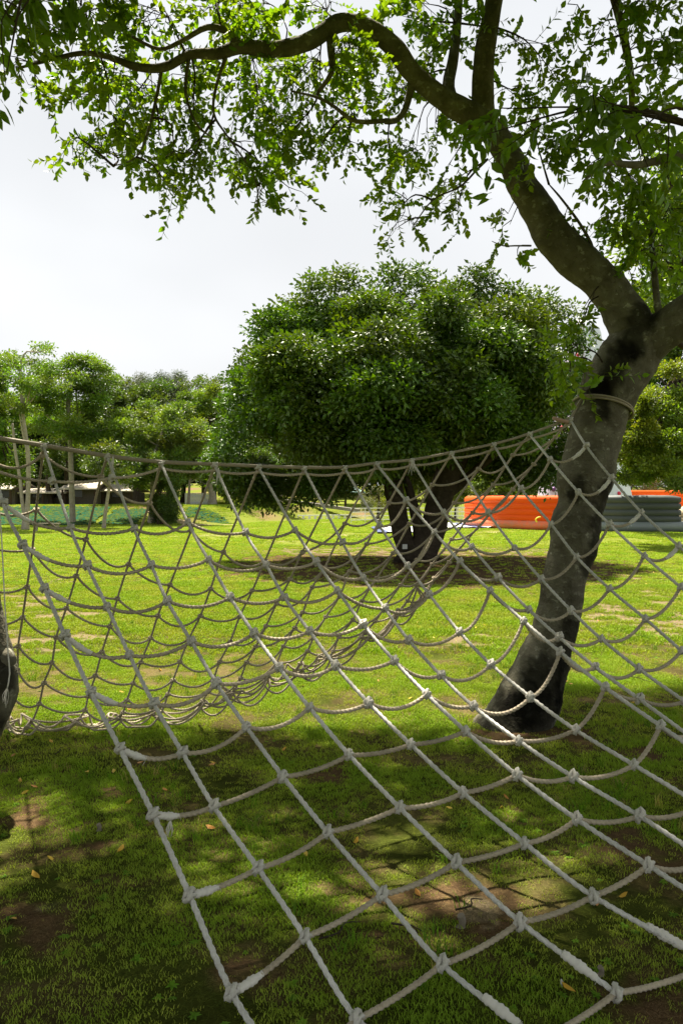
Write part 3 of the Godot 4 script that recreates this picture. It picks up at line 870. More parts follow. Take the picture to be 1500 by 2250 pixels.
func build_near_tree() -> void:
	var base := G(1150, 1582)
	var t := thing("net_tree", "leaning grey-barked tree with the net line lashed round its forked trunk", "tree")
	var Z := 5.6
	var stains := [[V(1415, 690, 5.45), V(1385, 760, 5.4), 0.13], [V(1370, 770, 5.4), V(1330, 850, 5.4), 0.12], [V(1320, 850, 5.4), V(1318, 900, 5.4), 0.09], [V(1330, 683, 5.45), V(1345, 690, 5.4), 0.06], [V(1262, 1085, 5.45), V(1268, 1050, 5.4), 0.07], [V(1080, 1600, 5.4), V(1200, 1580, 5.35), 0.3], [V(1150, 1560, 5.4), V(1200, 1480, 5.4), 0.2], [V(1215, 1540, 5.5), V(1255, 1380, 5.5), 0.12], [V(1290, 1250, 5.5), V(1320, 1060, 5.5), 0.1]]
	var limbs := []
	limbs.append(bark_limb("trunk", [[1112, 1690, 240, Z], [1124, 1630, 190, Z], [1141, 1588, 158, Z], [1158, 1543, 140, Z], [1186, 1470, 116, Z], [1214, 1397, 96, Z], [1230, 1330, 92, Z], [1243, 1250, 92, Z], [1259, 1200, 106, Z], [1262, 1165, 108, Z], [1275, 1110, 100, Z], [1284, 1055, 120, Z], [1300, 985, 112, Z], [1319, 900, 118, Z], [1343, 845, 128, Z], [1374, 795, 128, Z], [1396, 745, 118, Z], [1404, 715, 92, Z]], t, 0.03, 40, 0.11, stains))
	var left := [[1398, 762, 104.0, 5.6], [1378, 705, 96.0, 5.58], [1350, 655, 84.0, 5.56], [1310, 610, 80.0, 5.54], [1262, 568, 84.0, 5.52], [1215, 520, 82.0, 5.5], [1180, 460, 72.0, 5.48], [1148, 410, 64.0, 5.46], [1122, 355, 58.0, 5.44], [1090, 300, 56.0, 5.42], [1050, 262, 56.0, 5.4], [1000, 235, 52.0, 5.38], [955, 205, 44.0, 5.35], [905, 160, 42.2, 5.32], [870, 110, 42.2, 5.3], [830, 75, 40.5, 5.28], [785, 52, 37.0, 5.25], [740, 52, 37.0, 5.22], [690, 85, 35.2, 5.2], [640, 103, 35.2, 5.18], [580, 108, 32.6, 5.15], [530, 102, 29.9, 5.12], [480, 118, 24.6, 5.1], [420, 120, 19.4, 5.08], [360, 148, 19.4, 5.05], [300, 147, 16.7, 5.0], [240, 125, 13.2, 4.95], [180, 117, 11.4, 4.9], [110, 132, 7.9, 4.85], [40, 150, 5.3, 4.8]]
	limbs.append(bark_limb("limb", left, t, 0.03, 20, 0.1, stains))
	limbs.append(bark_limb("limb", [[1068, 280, 46, 5.42], [1060, 220, 50, 5.4], [1064, 120, 46, 5.3], [1085, 0, 38, 5.2], [1105, -140, 32, 5.1], [1130, -360, 24, 4.9], [1110, -560, 14, 4.7]], t, 0.04, 16, 0.06, []))
	limbs.append(bark_limb("limb", [[1010, 245, 26, 5.42], [985, 195, 28, 5.5], [995, 130, 24, 5.6], [1003, 60, 20, 5.7], [1005, -60, 15, 5.8], [960, -260, 10, 5.9]], t, 0.05, 12, 0.06, []))
	limbs.append(bark_limb("limb", [[1380, 800, 84, 5.6], [1428, 748, 92, 5.55], [1480, 712, 88, 5.45], [1540, 665, 82, 5.3], [1630, 580, 74, 5.0], [1740, 420, 68, 4.6], [1840, 200, 62, 4.2], [1880, -100, 54, 3.8], [1800, -500, 40, 3.4], [1600, -900, 22, 3.0]], t, 0.04, 24, 0.08, stains))
	limbs.append(bark_limb("limb", [[1450, 715, 18, 5.5], [1442, 660, 16, 5.48], [1433, 560, 14, 5.45], [1428, 510, 13, 5.42], [1410, 470, 10, 5.4], [1385, 400, 8, 5.35], [1350, 330, 6, 5.3]], t, 0.05, 8, 0.0, []))
	limbs.append(bark_limb("limb", [[1430, 525, 10, 5.43], [1450, 450, 8, 5.4], [1482, 400, 7, 5.4], [1520, 370, 6, 5.3]], t, 0.05, 8, 0.0, []))
	limbs.append(bark_limb("limb", [[1292, 580, 13, 5.5], [1300, 545, 12, 5.48], [1275, 495, 9, 5.4], [1235, 440, 7, 5.3], [1205, 405, 4, 5.2]], t, 0.05, 8, 0.0, []))
	limbs.append(bark_limb("limb", [[1760, 420, 30, 4.6], [1600, 330, 24, 4.4], [1480, 345, 20, 4.3], [1400, 362, 16, 4.2], [1330, 360, 10, 4.1], [1280, 400, 6, 4.0]], t, 0.05, 10, 0.05, []))
	limbs.append(bark_limb("limb", [[1320, -160, 24, 4.9], [1340, -40, 20, 5.0], [1365, 60, 18, 5.1], [1385, 170, 15, 5.1], [1386, 260, 12, 5.1], [1380, 320, 8, 5.0]], t, 0.05, 10, 0.05, []))
	limbs.append(bark_limb("limb", [[850, 265, 14, 5.3], [800, 268, 15, 5.3], [770, 262, 13, 5.28], [735, 235, 11, 5.25], [700, 215, 9, 5.2], [640, 200, 6, 5.1]], t, 0.05, 8, 0.0, []))
	limbs.append(bark_limb("limb", [[905, 180, 18, 5.35], [890, 240, 14, 5.35], [868, 265, 13, 5.32], [845, 266, 13, 5.3]], t, 0.05, 8, 0.0, []))
	limbs.append(bark_limb("limb", [[725, 70, 22, 5.22], [727, 110, 17, 5.2], [728, 160, 12, 5.2], [700, 200, 9, 5.2]], t, 0.05, 8, 0.0, []))
	limbs.append(bark_limb("limb", [[355, 155, 12, 5.05], [345, 210, 10, 5.1], [325, 290, 8, 5.1], [300, 345, 5, 5.1], [250, 365, 3, 5.1]], t, 0.05, 7, 0.0, []))
	limbs.append(bark_limb("limb", [[415, 130, 12, 5.08], [408, 200, 10, 5.1], [430, 270, 8, 5.1], [470, 305, 4, 5.1]], t, 0.05, 7, 0.0, []))
	limbs.append(bark_limb("limb", [[500, 115, 13, 5.1], [475, 190, 10, 5.15], [470, 250, 8, 5.2], [500, 300, 6, 5.2], [560, 390, 5, 5.2], [565, 470, 3, 5.2]], t, 0.05, 7, 0.0, []))
	limbs.append(bark_limb("limb", [[520, 95, 20, 5.1], [500, 70, 16, 5.05], [455, 60, 13, 5.0], [400, 90, 10, 4.95], [350, 108, 8, 4.9], [290, 80, 6, 4.8]], t, 0.05, 8, 0.0, []))
	limbs.append(bark_limb("limb", [[1070, 350, 8, 5.45], [1045, 375, 7, 5.4], [1010, 410, 6, 5.4], [950, 440, 5, 5.4], [905, 500, 3, 5.4]], t, 0.05, 7, 0.0, []))
	limbs.append(bark_limb("limb", [[1165, 540, 6, 5.5], [1130, 540, 5, 5.4], [1105, 540, 4, 5.4], [1080, 530, 2, 5.3]], t, 0.05, 6, 0.0, []))
	var green := Color(0.19, 0.325, 0.024)
	var clumps := [
		[60, 60, 110, 80, 4.3, 34], [60, 150, 80, 45, 4.3, 18], [200, 60, 110, 80, 4.7, 36], [330, 60, 110, 80, 4.8, 36], [470, 50, 110, 70, 4.9, 34], [610, 40, 110, 60, 5.0, 36], [140, 150, 80, 40, 4.8, 16], [90, 185, 50, 22, 4.6, 8],
		[250, 210, 80, 60, 5.0, 26], [300, 240, 110, 80, 5.1, 36], [220, 260, 70, 40, 5.0, 16], [240, 345, 95, 35, 5.1, 24], [165, 350, 40, 22, 5.1, 7], [330, 330, 70, 50, 5.1, 20], [375, 385, 38, 45, 5.1, 12], [385, 440, 24, 28, 5.1, 6], [410, 400, 24, 24, 5.1, 4],
		[420, 260, 100, 90, 5.1, 44], [420, 350, 60, 35, 5.1, 14], [540, 240, 110, 100, 5.2, 54], [520, 330, 70, 50, 5.2, 20], [560, 390, 40, 40, 5.2, 10], [560, 470, 30, 40, 5.2, 9], [590, 420, 26, 24, 5.2, 4], [650, 320, 90, 60, 5.2, 32], [640, 410, 40, 30, 5.2, 8], [700, 370, 30, 26, 5.2, 5],
		[680, 220, 100, 90, 5.2, 52], [760, 320, 45, 40, 5.2, 12], [790, 180, 80, 80, 5.2, 40], [740, 140, 90, 60, 5.2, 30], [880, 230, 70, 50, 5.3, 20], [560, 160, 120, 40, 5.1, 28], [420, 170, 90, 40, 5.0, 20],
		[910, 340, 75, 50, 5.35, 22], [870, 390, 45, 35, 5.35, 10], [880, 460, 40, 45, 5.35, 12], [870, 510, 22, 18, 5.35, 4], [980, 420, 60, 50, 5.4, 16], [1000, 480, 35, 35, 5.4, 6], [1010, 350, 60, 45, 5.4, 12], [960, 290, 60, 50, 5.4, 14],
		[830, 110, 60, 50, 5.1, 20], [900, 60, 70, 60, 5.1, 26], [960, 130, 60, 70, 5.2, 26], [1010, 60, 50, 60, 5.3, 18], [700, 20, 90, 40, 5.0, 20], [930, 20, 70, 30, 5.0, 12],
		[1150, 130, 60, 55, 5.3, 18], [1130, 230, 60, 60, 5.2, 20], [1200, 160, 50, 55, 5.6, 14], [1250, 200, 60, 40, 5.6, 8], [1120, 480, 40, 24, 5.4, 4], [1130, 570, 30, 25, 5.4, 4], [1110, 510, 30, 30, 5.4, 3],
		[1190, 300, 70, 60, 4.8, 20], [1300, 250, 80, 60, 4.6, 26], [1420, 300, 90, 80, 4.4, 34], [1300, 390, 70, 60, 5.0, 20], [1400, 430, 90, 60, 5.2, 30], [1470, 480, 60, 80, 5.2, 26], [1390, 530, 60, 50, 5.5, 16], [1380, 610, 50, 50, 5.8, 14], [1470, 600, 50, 60, 5.8, 18], [1340, 480, 60, 50, 5.4, 12], [1240, 470, 40, 40, 5.3, 5], [1480, 160, 60, 90, 4.8, 24], [1400, 130, 60, 60, 4.9, 16], [1350, 40, 60, 50, 4.9, 16], [1450, 30, 80, 50, 4.8, 22], [1250, 20, 50, 30, 5.2, 6],
		[1255, 800, 60, 55, 5.2, 16], [1290, 740, 35, 45, 5.3, 8], [1215, 800, 30, 25, 5.2, 5], [1290, 860, 30, 35, 5.4, 6], [1280, 700, 25, 20, 5.3, 3],
	]
	var xs := []
	var cs := []
	var picked := []
	for c in clumps:                              # most of the foliage hangs behind the arching limb
		if c[0] < 1250 and clumps.find(c) % 5 != 0: c[4] += 0.5
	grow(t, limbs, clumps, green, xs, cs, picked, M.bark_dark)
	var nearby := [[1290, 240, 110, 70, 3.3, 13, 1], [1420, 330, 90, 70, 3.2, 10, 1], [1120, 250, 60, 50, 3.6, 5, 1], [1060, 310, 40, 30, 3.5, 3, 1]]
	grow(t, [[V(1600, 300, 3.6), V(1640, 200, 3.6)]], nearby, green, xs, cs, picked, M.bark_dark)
	leaf_parts(t, picked)
	# the rest of the crown, over and behind the photographer: unseen, shaped to shade the foreground
	var patchy := FastNoiseLite.new()
	patchy.seed = 40
	patchy.frequency = 0.55
	for k in 29000:
		var x := rng.randf_range(-4.6, 5.6)
		var z := rng.randf_range(-8.3 if x < 0.4 else -10.0, 1.2)
		var low := maxf(4.6, 1.6 + 0.69 * -z + 0.25)
		var y := low + 2.2 * pow(rng.randf(), 1.4)
		if patchy.get_noise_2d(x, z) > 0.34 and rng.randf() < 0.92: continue
		if x < 0.4 and z < -5.2 and (z > -6.8 or y > low + 1.2): continue  # gap left open so sun reaches the visible leaves
		xs.append(Transform3D(aim(Vector3(rng.randf_range(-1, 1), rng.randf_range(-0.8, 0.6), rng.randf_range(-1, 1)), rng.randf() * TAU).scaled(Vector3.ONE * rng.randf_range(1.3, 1.9)), Vector3(x, y, z)))
		cs.append(tree_leaf_color(green))
	var parts := [[], [], [], []]
	var partc := [[], [], [], []]
	for k in xs.size():
		parts[k % 4].append(xs[k])
		partc[k % 4].append(cs[k])
	for k in 4:
		many("crown", sprigs[k], M.leaf, parts[k], partc[k], t)

func leaf_parts(t: Node3D, picked: Array) -> void:
	var shapes := []
	var mats := []
	for k in 4:
		var mb := MB.new()
		tube(mb, PackedVector3Array([Vector3.ZERO, Vector3(0, 0.012, 0)]), [0.0011], 3, 0, 0.1, 0.0, Color(1, 1, 1), false)
		leaf_into(mb, Transform3D(Basis.IDENTITY, Vector3(0, 0.012, 0)), 0.072, 0.034, 0.2 + 0.12 * k, 0.08 + 0.09 * k)
		shapes.append(mb.mesh(false))
		var m := leafmat(0.36, Color(1.0, 1.0, 0.45))
		var g := 0.75 + 0.17 * k
		m.albedo_color = Color(0.13 * g, 0.235 * g, 0.018).linear_to_srgb()
		mats.append(m)
	for k in mini(300, picked.size()):
		part("leaf", shapes[k % 4], mats[(k / 4) % 4], t, picked[k])

func build_left_tree() -> void:
	var t := thing("burled_tree", "dark trunk with a burl holding the other end of the net line", "tree")
	var Z := 4.0
	var pts := [[-185, 1830, 190, Z], [-165, 1770, 150, Z], [-125, 1690, 126, Z], [-78, 1620, 122, Z], [-50, 1560, 134, Z], [-36, 1500, 146, Z], [-40, 1450, 134, Z], [-50, 1400, 122, Z], [-58, 1330, 116, Z], [-64, 1200, 112, Z], [-70, 1000, 108, Z], [-90, 700, 104, 3.95], [-130, 300, 98, 3.9], [-150, -200, 88, 3.8], [-100, -700, 70, 3.6], [0, -1200, 40, 3.2]]
	var l := bark_limb("trunk", pts, t, 0.03, 32, 0.14, [[V(-10, 1460, 3.85), V(10, 1500, 3.9), 0.12], [V(0, 1600, 3.9), V(-30, 1700, 3.85), 0.1]])
	part("burl", tube_mesh([V(-8, 1436, 3.98), V(12, 1446, 3.97), V(24, 1455, 3.97), V(30, 1462, 3.97)], [0.05, 0.05, 0.035, 0.012], 0.012, 14, 0.3), M.bark, t)
	var limb := bark_limb("limb", [[-140, 260, 60, 3.9], [-100, 60, 40, 3.6], [-40, -60, 28, 3.2], [60, -120, 18, 2.9], [160, -140, 10, 2.7]], t, 0.05, 14, 0.06, [])
	var xs := []
	var cs := []
	var picked := []
	grow(t, [limb], [[70, 10, 90, 40, 2.9, 6, 1], [20, 70, 50, 40, 2.8, 4, 1], [180, 20, 60, 30, 3.0, 4, 1], [14, 165, 10, 14, 2.6, 1, 1]], Color(0.1, 0.19, 0.018), xs, cs, picked, M.bark_dark)
	leaf_parts(t, picked)
	for k in 8000:
		var x := rng.randf_range(-5.6, -0.9)
		var z := rng.randf_range(-4.8 if x > -1.5 else -5.7, 1.2)
		var low := maxf(4.0, 1.6 + 0.69 * -z + 0.2)
		xs.append(Transform3D(aim(Vector3(rng.randf_range(-1, 1), rng.randf_range(-0.8, 0.6), rng.randf_range(-1, 1)), rng.randf() * TAU).scaled(Vector3.ONE * rng.randf_range(1.4, 2.0)), Vector3(x, low + 2.0 * rng.randf(), z)))
		cs.append(tree_leaf_color(Color(0.1, 0.19, 0.018)))
	many("crown", sprigs[1], M.leaf, xs, cs, t)

# a crown of leaf clusters filling flattened lobes; lobes: [centre, half sizes, clusters]
func fill_lobes(lobes: Array, base: Color, size: float, xs: Array, cs: Array, shell := 0.55, spread := 0.25) -> void:
	for b in lobes:
		var c: Vector3 = b[0]
		var h: Vector3 = b[1]
		var tint := tree_leaf_color(base, 0.28)
		for k in b[2]:
			var d := Vector3(rng.randf_range(-1, 1), rng.randf_range(-1, 1), rng.randf_range(-1, 1))
			if d.length() > 1.0 or d.length() < 0.05: d = d.normalized() * rng.randf()
			var r := lerpf(d.length(), 1.0, shell) if rng.randf() < 0.8 else d.length()
			d = d.normalized() * r
			if d.y < -0.45 and rng.randf() < 0.7: d.y = -d.y
			var p := c + d * h * (1.0 + 0.14 * rng.randf_range(-1, 1))
			xs.append(Transform3D(Basis.from_euler(Vector3(rng.randf_range(-0.5, 0.5), rng.randf() * TAU, rng.randf_range(-0.5, 0.5))).scaled(Vector3.ONE * size * rng.randf_range(0.65, 1.2)), p))
			cs.append(tree_leaf_color(tint, spread))

func build_round_tree() -> void:
	var Z := 20.2
	var foot := G(905, 1236)
	var t := thing("round_tree", "broad dome-shaped dark green tree standing on bare earth in the field", "tree")
	var dark: Material = M.bark_dark
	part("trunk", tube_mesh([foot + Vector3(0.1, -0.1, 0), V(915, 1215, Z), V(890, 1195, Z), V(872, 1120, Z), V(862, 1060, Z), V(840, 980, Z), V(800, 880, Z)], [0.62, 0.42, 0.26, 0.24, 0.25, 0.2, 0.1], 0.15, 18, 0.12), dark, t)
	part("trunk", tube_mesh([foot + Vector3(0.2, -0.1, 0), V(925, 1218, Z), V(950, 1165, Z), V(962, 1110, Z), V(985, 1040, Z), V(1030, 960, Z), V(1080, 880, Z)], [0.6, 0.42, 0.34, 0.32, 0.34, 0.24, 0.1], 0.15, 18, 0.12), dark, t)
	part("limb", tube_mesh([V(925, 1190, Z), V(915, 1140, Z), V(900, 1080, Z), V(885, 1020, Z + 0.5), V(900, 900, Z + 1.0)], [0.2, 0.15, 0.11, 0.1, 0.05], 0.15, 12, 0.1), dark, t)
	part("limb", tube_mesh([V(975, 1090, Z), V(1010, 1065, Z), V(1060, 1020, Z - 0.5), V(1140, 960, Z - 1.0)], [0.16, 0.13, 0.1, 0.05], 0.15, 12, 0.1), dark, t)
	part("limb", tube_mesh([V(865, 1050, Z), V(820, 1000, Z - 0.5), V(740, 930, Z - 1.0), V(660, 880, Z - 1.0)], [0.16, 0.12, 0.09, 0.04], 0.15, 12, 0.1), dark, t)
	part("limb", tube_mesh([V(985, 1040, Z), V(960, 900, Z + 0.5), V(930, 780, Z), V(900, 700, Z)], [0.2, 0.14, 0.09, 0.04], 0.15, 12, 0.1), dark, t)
	var m := mat(Color(0.6, 0.6, 0.6), 0.5)
	var bx := MB.new()
	bx.box(Vector3(-0.06, -0.06, -0.03), Vector3(0.06, 0.06, 0.03), Transform3D(Basis.IDENTITY, V(889, 1201, Z - 0.42)))
	tag(part("junction_box", bx.mesh(false), m, self), "small white box fixed low on the round tree's trunk", "box")
	var xs := []
	var cs := []
	var lobes := []
	var ctr := V(900, 880, Z)
	var k := 0
	while k < 185:
		var d := Vector3(rng.randf_range(-1, 1), rng.randf_range(-1, 1), rng.randf_range(-1, 1))
		if d.length() > 1.0 or d.length() < 0.1: continue
		d = d.normalized()
		if d.y < -0.8: continue
		k += 1
		var rx := 4.05 if d.x > 0 else 4.35
		var ry := 2.9 if d.y > 0 else 2.75
		var at := ctr + Vector3(d.x * rx, d.y * ry, d.z * 3.9) * rng.randf_range(0.62, 0.97)
		at.x = lerpf(at.x, ctr.x, 0.16 * clampf(d.y, 0, 1))
		if d.y < 0 and d.x > 0.3: at.y += 0.25
		var s := rng.randf_range(0.42, 0.92)
		lobes.append([at, Vector3(s, s * rng.randf_range(0.5, 0.68), s), int(330 * s * s)])
	fill_lobes(lobes, Color(0.08, 0.155, 0.012), 1.0, xs, cs, 0.7, 0.3)
	# outer points of the skyline
	var tips := []
	for q in [[640, 690], [590, 720], [700, 640], [760, 625], [860, 618], [930, 622], [1050, 625], [1110, 660], [1175, 670], [1230, 705], [1255, 760], [560, 790], [540, 830], [520, 900], [510, 960], [500, 1010], [1260, 830], [1240, 900], [620, 1060], [760, 1060], [560, 1050], [690, 1068], [1100, 1040], [1180, 1040], [840, 1045], [505, 1050], [530, 1088], [575, 1096], [482, 1025], [495, 990], [520, 1062], [560, 1085], [600, 1085], [650, 1088], [700, 1080], [740, 1072], [1120, 1050], [1160, 1052], [1210, 1045], [1240, 990], [1150, 1000], [1200, 985], [1240, 950], [1225, 1018], [1180, 1025], [1130, 1030]]:
		tips.append([V(q[0], q[1], Z + rng.randf_range(-1, 1)), Vector3(0.5, 0.4, 0.5), 55])
	fill_lobes(tips, Color(0.068, 0.135, 0.012), 0.95, xs, cs, 0.5, 0.3)
	many("crown", clusters.round, M.leaf_dark, xs, cs, t)

# a tree of the background: trunk and limb rows in pixels, lobes [px, py, half w, half h, clusters], all about d metres away
func far_tree(called: String, label: String, d: float, trunk: Array, lobes: Array, base: Color, size: float, bark: Material, shape := "fine", group := "trees behind the field", spread := 0.25) -> Node3D:
	var t := thing(called, label, "tree", Vector3.ZERO, 0.0, group)
	var p := []
	var w := []
	for r in trunk:
		p.append(V(r[0], r[1], d))
		w.append(r[2] * d / F / 2.0)
	p[0].y = minf(p[0].y, terrain(p[0].x, p[0].z) - 0.1)
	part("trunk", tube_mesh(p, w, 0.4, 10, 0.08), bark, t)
	var xs := []
	var cs := []
	var ls := []
	var split := []
	for l in lobes:                               # break every lobe into uneven smaller ones
		for q in 7:
			var f := rng.randf_range(0.28, 0.55)
			split.append([l[0] + rng.randf_range(-0.95, 0.95) * l[2], l[1] + rng.randf_range(-1.4, 1.4) * l[3], l[2] * f, l[3] * rng.randf_range(0.3, 0.75), maxi(3, int(l[4] * 0.26))])
	for l in split:
		var dd: float = d + rng.randf_range(-1.0, 1.0) * (l[5] if l.size() > 5 else 2.0)
		var c := V(l[0], l[1], dd)
		var sx: float = l[2] * d / F
		ls.append([c, Vector3(sx, l[3] * d / F, sx * 0.9), l[4]])
		var best: Vector3 = p[p.size() - 1]
		for q in range(p.size() / 2, p.size()):
			if p[q].y < c.y and p[q].distance_to(c) < best.distance_to(c) + 1.0: best = p[q]
		if ls.size() % 4 == 1:
			part("limb", tube_mesh([best, best.lerp(c, 0.55) + Vector3(0, -0.12 * best.distance_to(c), 0), c], [minf(maxf(w[-1], 0.03), 0.07), 0.04, 0.015], 0.4, 6), bark, t)
	fill_lobes(ls, base, size, xs, cs, 0.4, spread)
	many("crown", clusters[shape], M.leaf, xs, cs, t)
	return t

# ---------------------------------------------------------------- background trees
func build_far_trees() -> void:
	var fresh := Color(0.125, 0.225, 0.026)
	var olive := Color(0.125, 0.20, 0.035)
	var deep := Color(0.07, 0.12, 0.02)
	far_tree("backdrop_tree", "dark leafy undergrowth tree behind the low houses", 69, [[120, 1118, 14], [122, 1080, 12], [124, 1020, 9]], [[50, 1000, 60, 40, 260], [120, 1000, 60, 45, 280], [200, 1005, 60, 40, 260], [265, 1030, 50, 34, 200], [-20, 1010, 60, 40, 200]], deep, 1.5, M.bark_dark)
	far_tree("twin_stem_tree", "sparse flat-topped tree with two pale stems from one flared base", 42, [[57, 1172, 20], [57, 1140, 14], [62, 1100, 10], [62, 1000, 9], [50, 900, 7], [46, 800, 5], [60, 772, 3]], [[15, 785, 26, 5, 16], [100, 768, 24, 5, 16], [60, 795, 40, 6, 24], [80, 812, 46, 8, 34], [20, 835, 40, 9, 40], [90, 850, 50, 10, 60], [30, 890, 46, 12, 70], [0, 790, 20, 6, 12]], fresh, 0.72, M.bark_pale)
	var tw: Node3D = get_node("twin_stem_tree")
	part("stem", tube_mesh([V(56, 1140, 42), V(50, 1105, 42), V(44, 1050, 42), V(34, 990, 42), V(28, 930, 42)], [0.12, 0.1, 0.09, 0.08, 0.06], 0.4, 10, 0.05), M.bark_pale, tw)
	far_tree("umbrella_tree", "tall pale-trunked tree with tiers of light green foliage", 51, [[161, 1153, 14], [159, 1100, 12], [157, 1030, 11], [153, 940, 9], [150, 870, 8], [165, 820, 5]], [[185, 795, 56, 13, 120], [120, 825, 64, 12, 120], [222, 825, 30, 11, 70], [150, 858, 84, 14, 170], [85, 872, 50, 13, 100], [222, 880, 46, 15, 120], [160, 905, 80, 17, 180], [100, 945, 60, 17, 120], [220, 935, 56, 18, 130], [170, 960, 60, 18, 120]], fresh, 0.85, M.bark_pale)
	far_tree("edge_tree", "dense bright green tree at the field's shaded side", 44, [[-30, 1160, 20], [-25, 1000, 16], [-14, 900, 10]], [[-20, 820, 30, 26, 150], [-8, 870, 36, 30, 190], [4, 925, 40, 34, 220], [18, 985, 44, 34, 230], [-30, 1000, 50, 40, 230], [10, 1030, 40, 22, 140]], fresh, 0.85, M.bark_dark)
	far_tree("pine_tree", "dark bluish pine top rising behind the lighter trees", 78, [[350, 1120, 12], [352, 1000, 10], [354, 850, 5]], [[335, 850, 34, 14, 110], [385, 845, 20, 18, 90], [360, 838, 24, 10, 60], [365, 872, 50, 20, 180], [310, 852, 26, 10, 60], [350, 910, 60, 26, 220]], Color(0.035, 0.062, 0.022), 1.1, M.bark_dark, "needle")
	far_tree("thin_crown_tree", "thin see-through crown above the pine's shoulder", 72, [[447, 1120, 9], [447, 1000, 8], [446, 880, 5]], [[430, 842, 30, 6, 22], [462, 838, 26, 6, 22], [446, 858, 46, 8, 40], [480, 850, 20, 6, 14]], deep, 1.0, M.bark_dark)
	far_tree("middle_tree", "mid green tree with a rounded top between the umbrella tree and the pine", 60, [[300, 1130, 14], [300, 1000, 11], [300, 900, 7]], [[300, 862, 56, 18, 170], [262, 885, 40, 20, 130], [340, 888, 46, 20, 150], [290, 930, 60, 28, 220], [250, 960, 50, 30, 190], [330, 960, 50, 26, 180]], Color(0.075, 0.135, 0.022), 1.0, M.bark_dark)
	far_tree("green_crown_tree", "bright green crown filling the gap beside the round tree", 63, [[470, 1120, 14], [468, 1000, 11], [466, 920, 7]], [[430, 890, 50, 24, 190], [480, 892, 40, 26, 180], [455, 935, 56, 34, 270], [500, 960, 40, 40, 230], [450, 1000, 50, 36, 240], [510, 1040, 40, 36, 200], [470, 1060, 40, 26, 150]], fresh, 1.0, M.bark_dark)
	far_tree("drooping_tree", "olive green tree with drooping layered boughs over the bank", 51, [[334, 1152, 20], [334, 1110, 11], [336, 1050, 9], [346, 980, 8], [366, 930, 6]], [[372, 905, 52, 13, 140], [330, 930, 56, 14, 140], [405, 935, 46, 15, 140], [432, 968, 34, 20, 130], [398, 975, 60, 18, 180], [340, 972, 64, 18, 180], [424, 1012, 34, 20, 120], [365, 1012, 70, 17, 180], [295, 1005, 56, 18, 150], [280, 1040, 60, 14, 130], [400, 1045, 50, 14, 120], [330, 1055, 50, 12, 90]], olive, 0.8, M.bark_pale)
	far_tree("dark_bush", "dark rounded bush beside the drooping tree's trunk", 50.5, [[356, 1152, 26], [357, 1130, 18], [358, 1100, 10]], [[360, 1085, 32, 34, 260], [350, 1115, 26, 22, 150], [375, 1105, 22, 26, 130]], deep, 0.7, M.bark_dark)
	for q in [[112, 1124, 105, 1060, 12, "leaning dark trunk in front of the low houses"], [146, 1117, 145, 1020, 9, "straight dark trunk beside the umbrella tree"], [229, 1162, 240, 1070, 8, "thin grey leaning trunk at the edge of the netted bank"], [414, 1112, 417, 1060, 6, "thin dark trunk in front of the white fence"], [614, 1141, 617, 1080, 9, "thin pale trunk on the dark slope"], [466, 1109, 464, 1070, 16, "stout grey trunk on top of the grassy bank"]]:
		var d := 52.0 if q[1] > 1135 else 61.0
		if q[0] == 229: d = 44.0
		if q[0] == 614: d = 66.0
		far_tree("bank_tree", q[5], d, [[q[0], q[1], q[4] * 1.4], [q[0] + 1, q[1] - 20, q[4]], [q[2], q[3], q[4] * 0.8], [q[2] + 3, q[3] - 50, q[4] * 0.5]], [[q[2] - 10, q[3] - 60, 34, 16, 90], [q[2] + 22, q[3] - 40, 30, 14, 80]], deep if q[0] < 400 else Color(0.06, 0.12, 0.02), 0.9, M.bark_dark if q[0] < 200 else M.bark_pale)
	# a thicket filling in behind the single trees
	for q in [[-40, 880, "leafy thicket tree behind the twin pale stems"], [70, 905, "leafy thicket tree behind the netted bank"], [185, 915, "leafy thicket tree behind the umbrella tree"], [265, 900, "leafy thicket tree below the pine"], [400, 905, "leafy thicket tree behind the drooping boughs"], [500, 930, "leafy thicket tree touching the round tree's skirt"]]:
		var x: float = q[0]
		var y: float = q[1]
		far_tree("thicket_tree", q[2], 67, [[x, 1112, 12], [x + 4, 1060, 10], [x, y + 40, 6]], [[x - 30, y + 20, 40, 20, 150], [x + 35, y + 14, 40, 20, 150], [x, y, 34, 16, 110], [x - 40, y + 60, 46, 26, 190], [x + 40, y + 62, 46, 26, 190], [x, y + 90, 60, 26, 200], [x - 30, y + 125, 40, 20, 130], [x + 40, y + 128, 40, 20, 130]], Color(0.10, 0.185, 0.022).lerp(Color(0.07, 0.12, 0.02), fmod(x * 0.013 + 1.0, 1.0)), 0.95, M.bark_dark)
	# a belt of trees closing the far side
	var k := 0
	for x in [-260, -120, 10, 150, 290, 420, 560, 690, 820, 950, 1080, 1210, 1340, 1470, 1620, 1780]:
		var top: float = 985 - 26 * sin(k * 1.9) - (70 if x > 1250 else 0)
		far_tree("belt_tree", "green tree in the closed belt of trees behind everything else", 92 + 6 * sin(k * 2.7), [[x, 1090, 16], [x + 3, 1040, 12], [x, top + 30, 7]], [[x - 40, top + 30, 60, 30, 150], [x + 40, top + 22, 60, 30, 150], [x, top, 50, 24, 120], [x - 20, top + 80, 80, 40, 200], [x + 50, top + 85, 70, 36, 160]], deep if k % 3 == 0 else Color(0.07, 0.13, 0.022), 1.7, M.bark_dark)
		k += 1
	# bushes behind the round tree's trunks
	far_tree("yellow_bush", "yellow-green bush seen between the round tree's trunks", 62, [[890, 1110, 8], [892, 1090, 6], [895, 1070, 4]], [[885, 1080, 34, 24, 220], [915, 1060, 34, 28, 220], [860, 1092, 26, 14, 110]], Color(0.16, 0.23, 0.03), 0.8, M.bark_dark, "fine", "bushes behind the field")
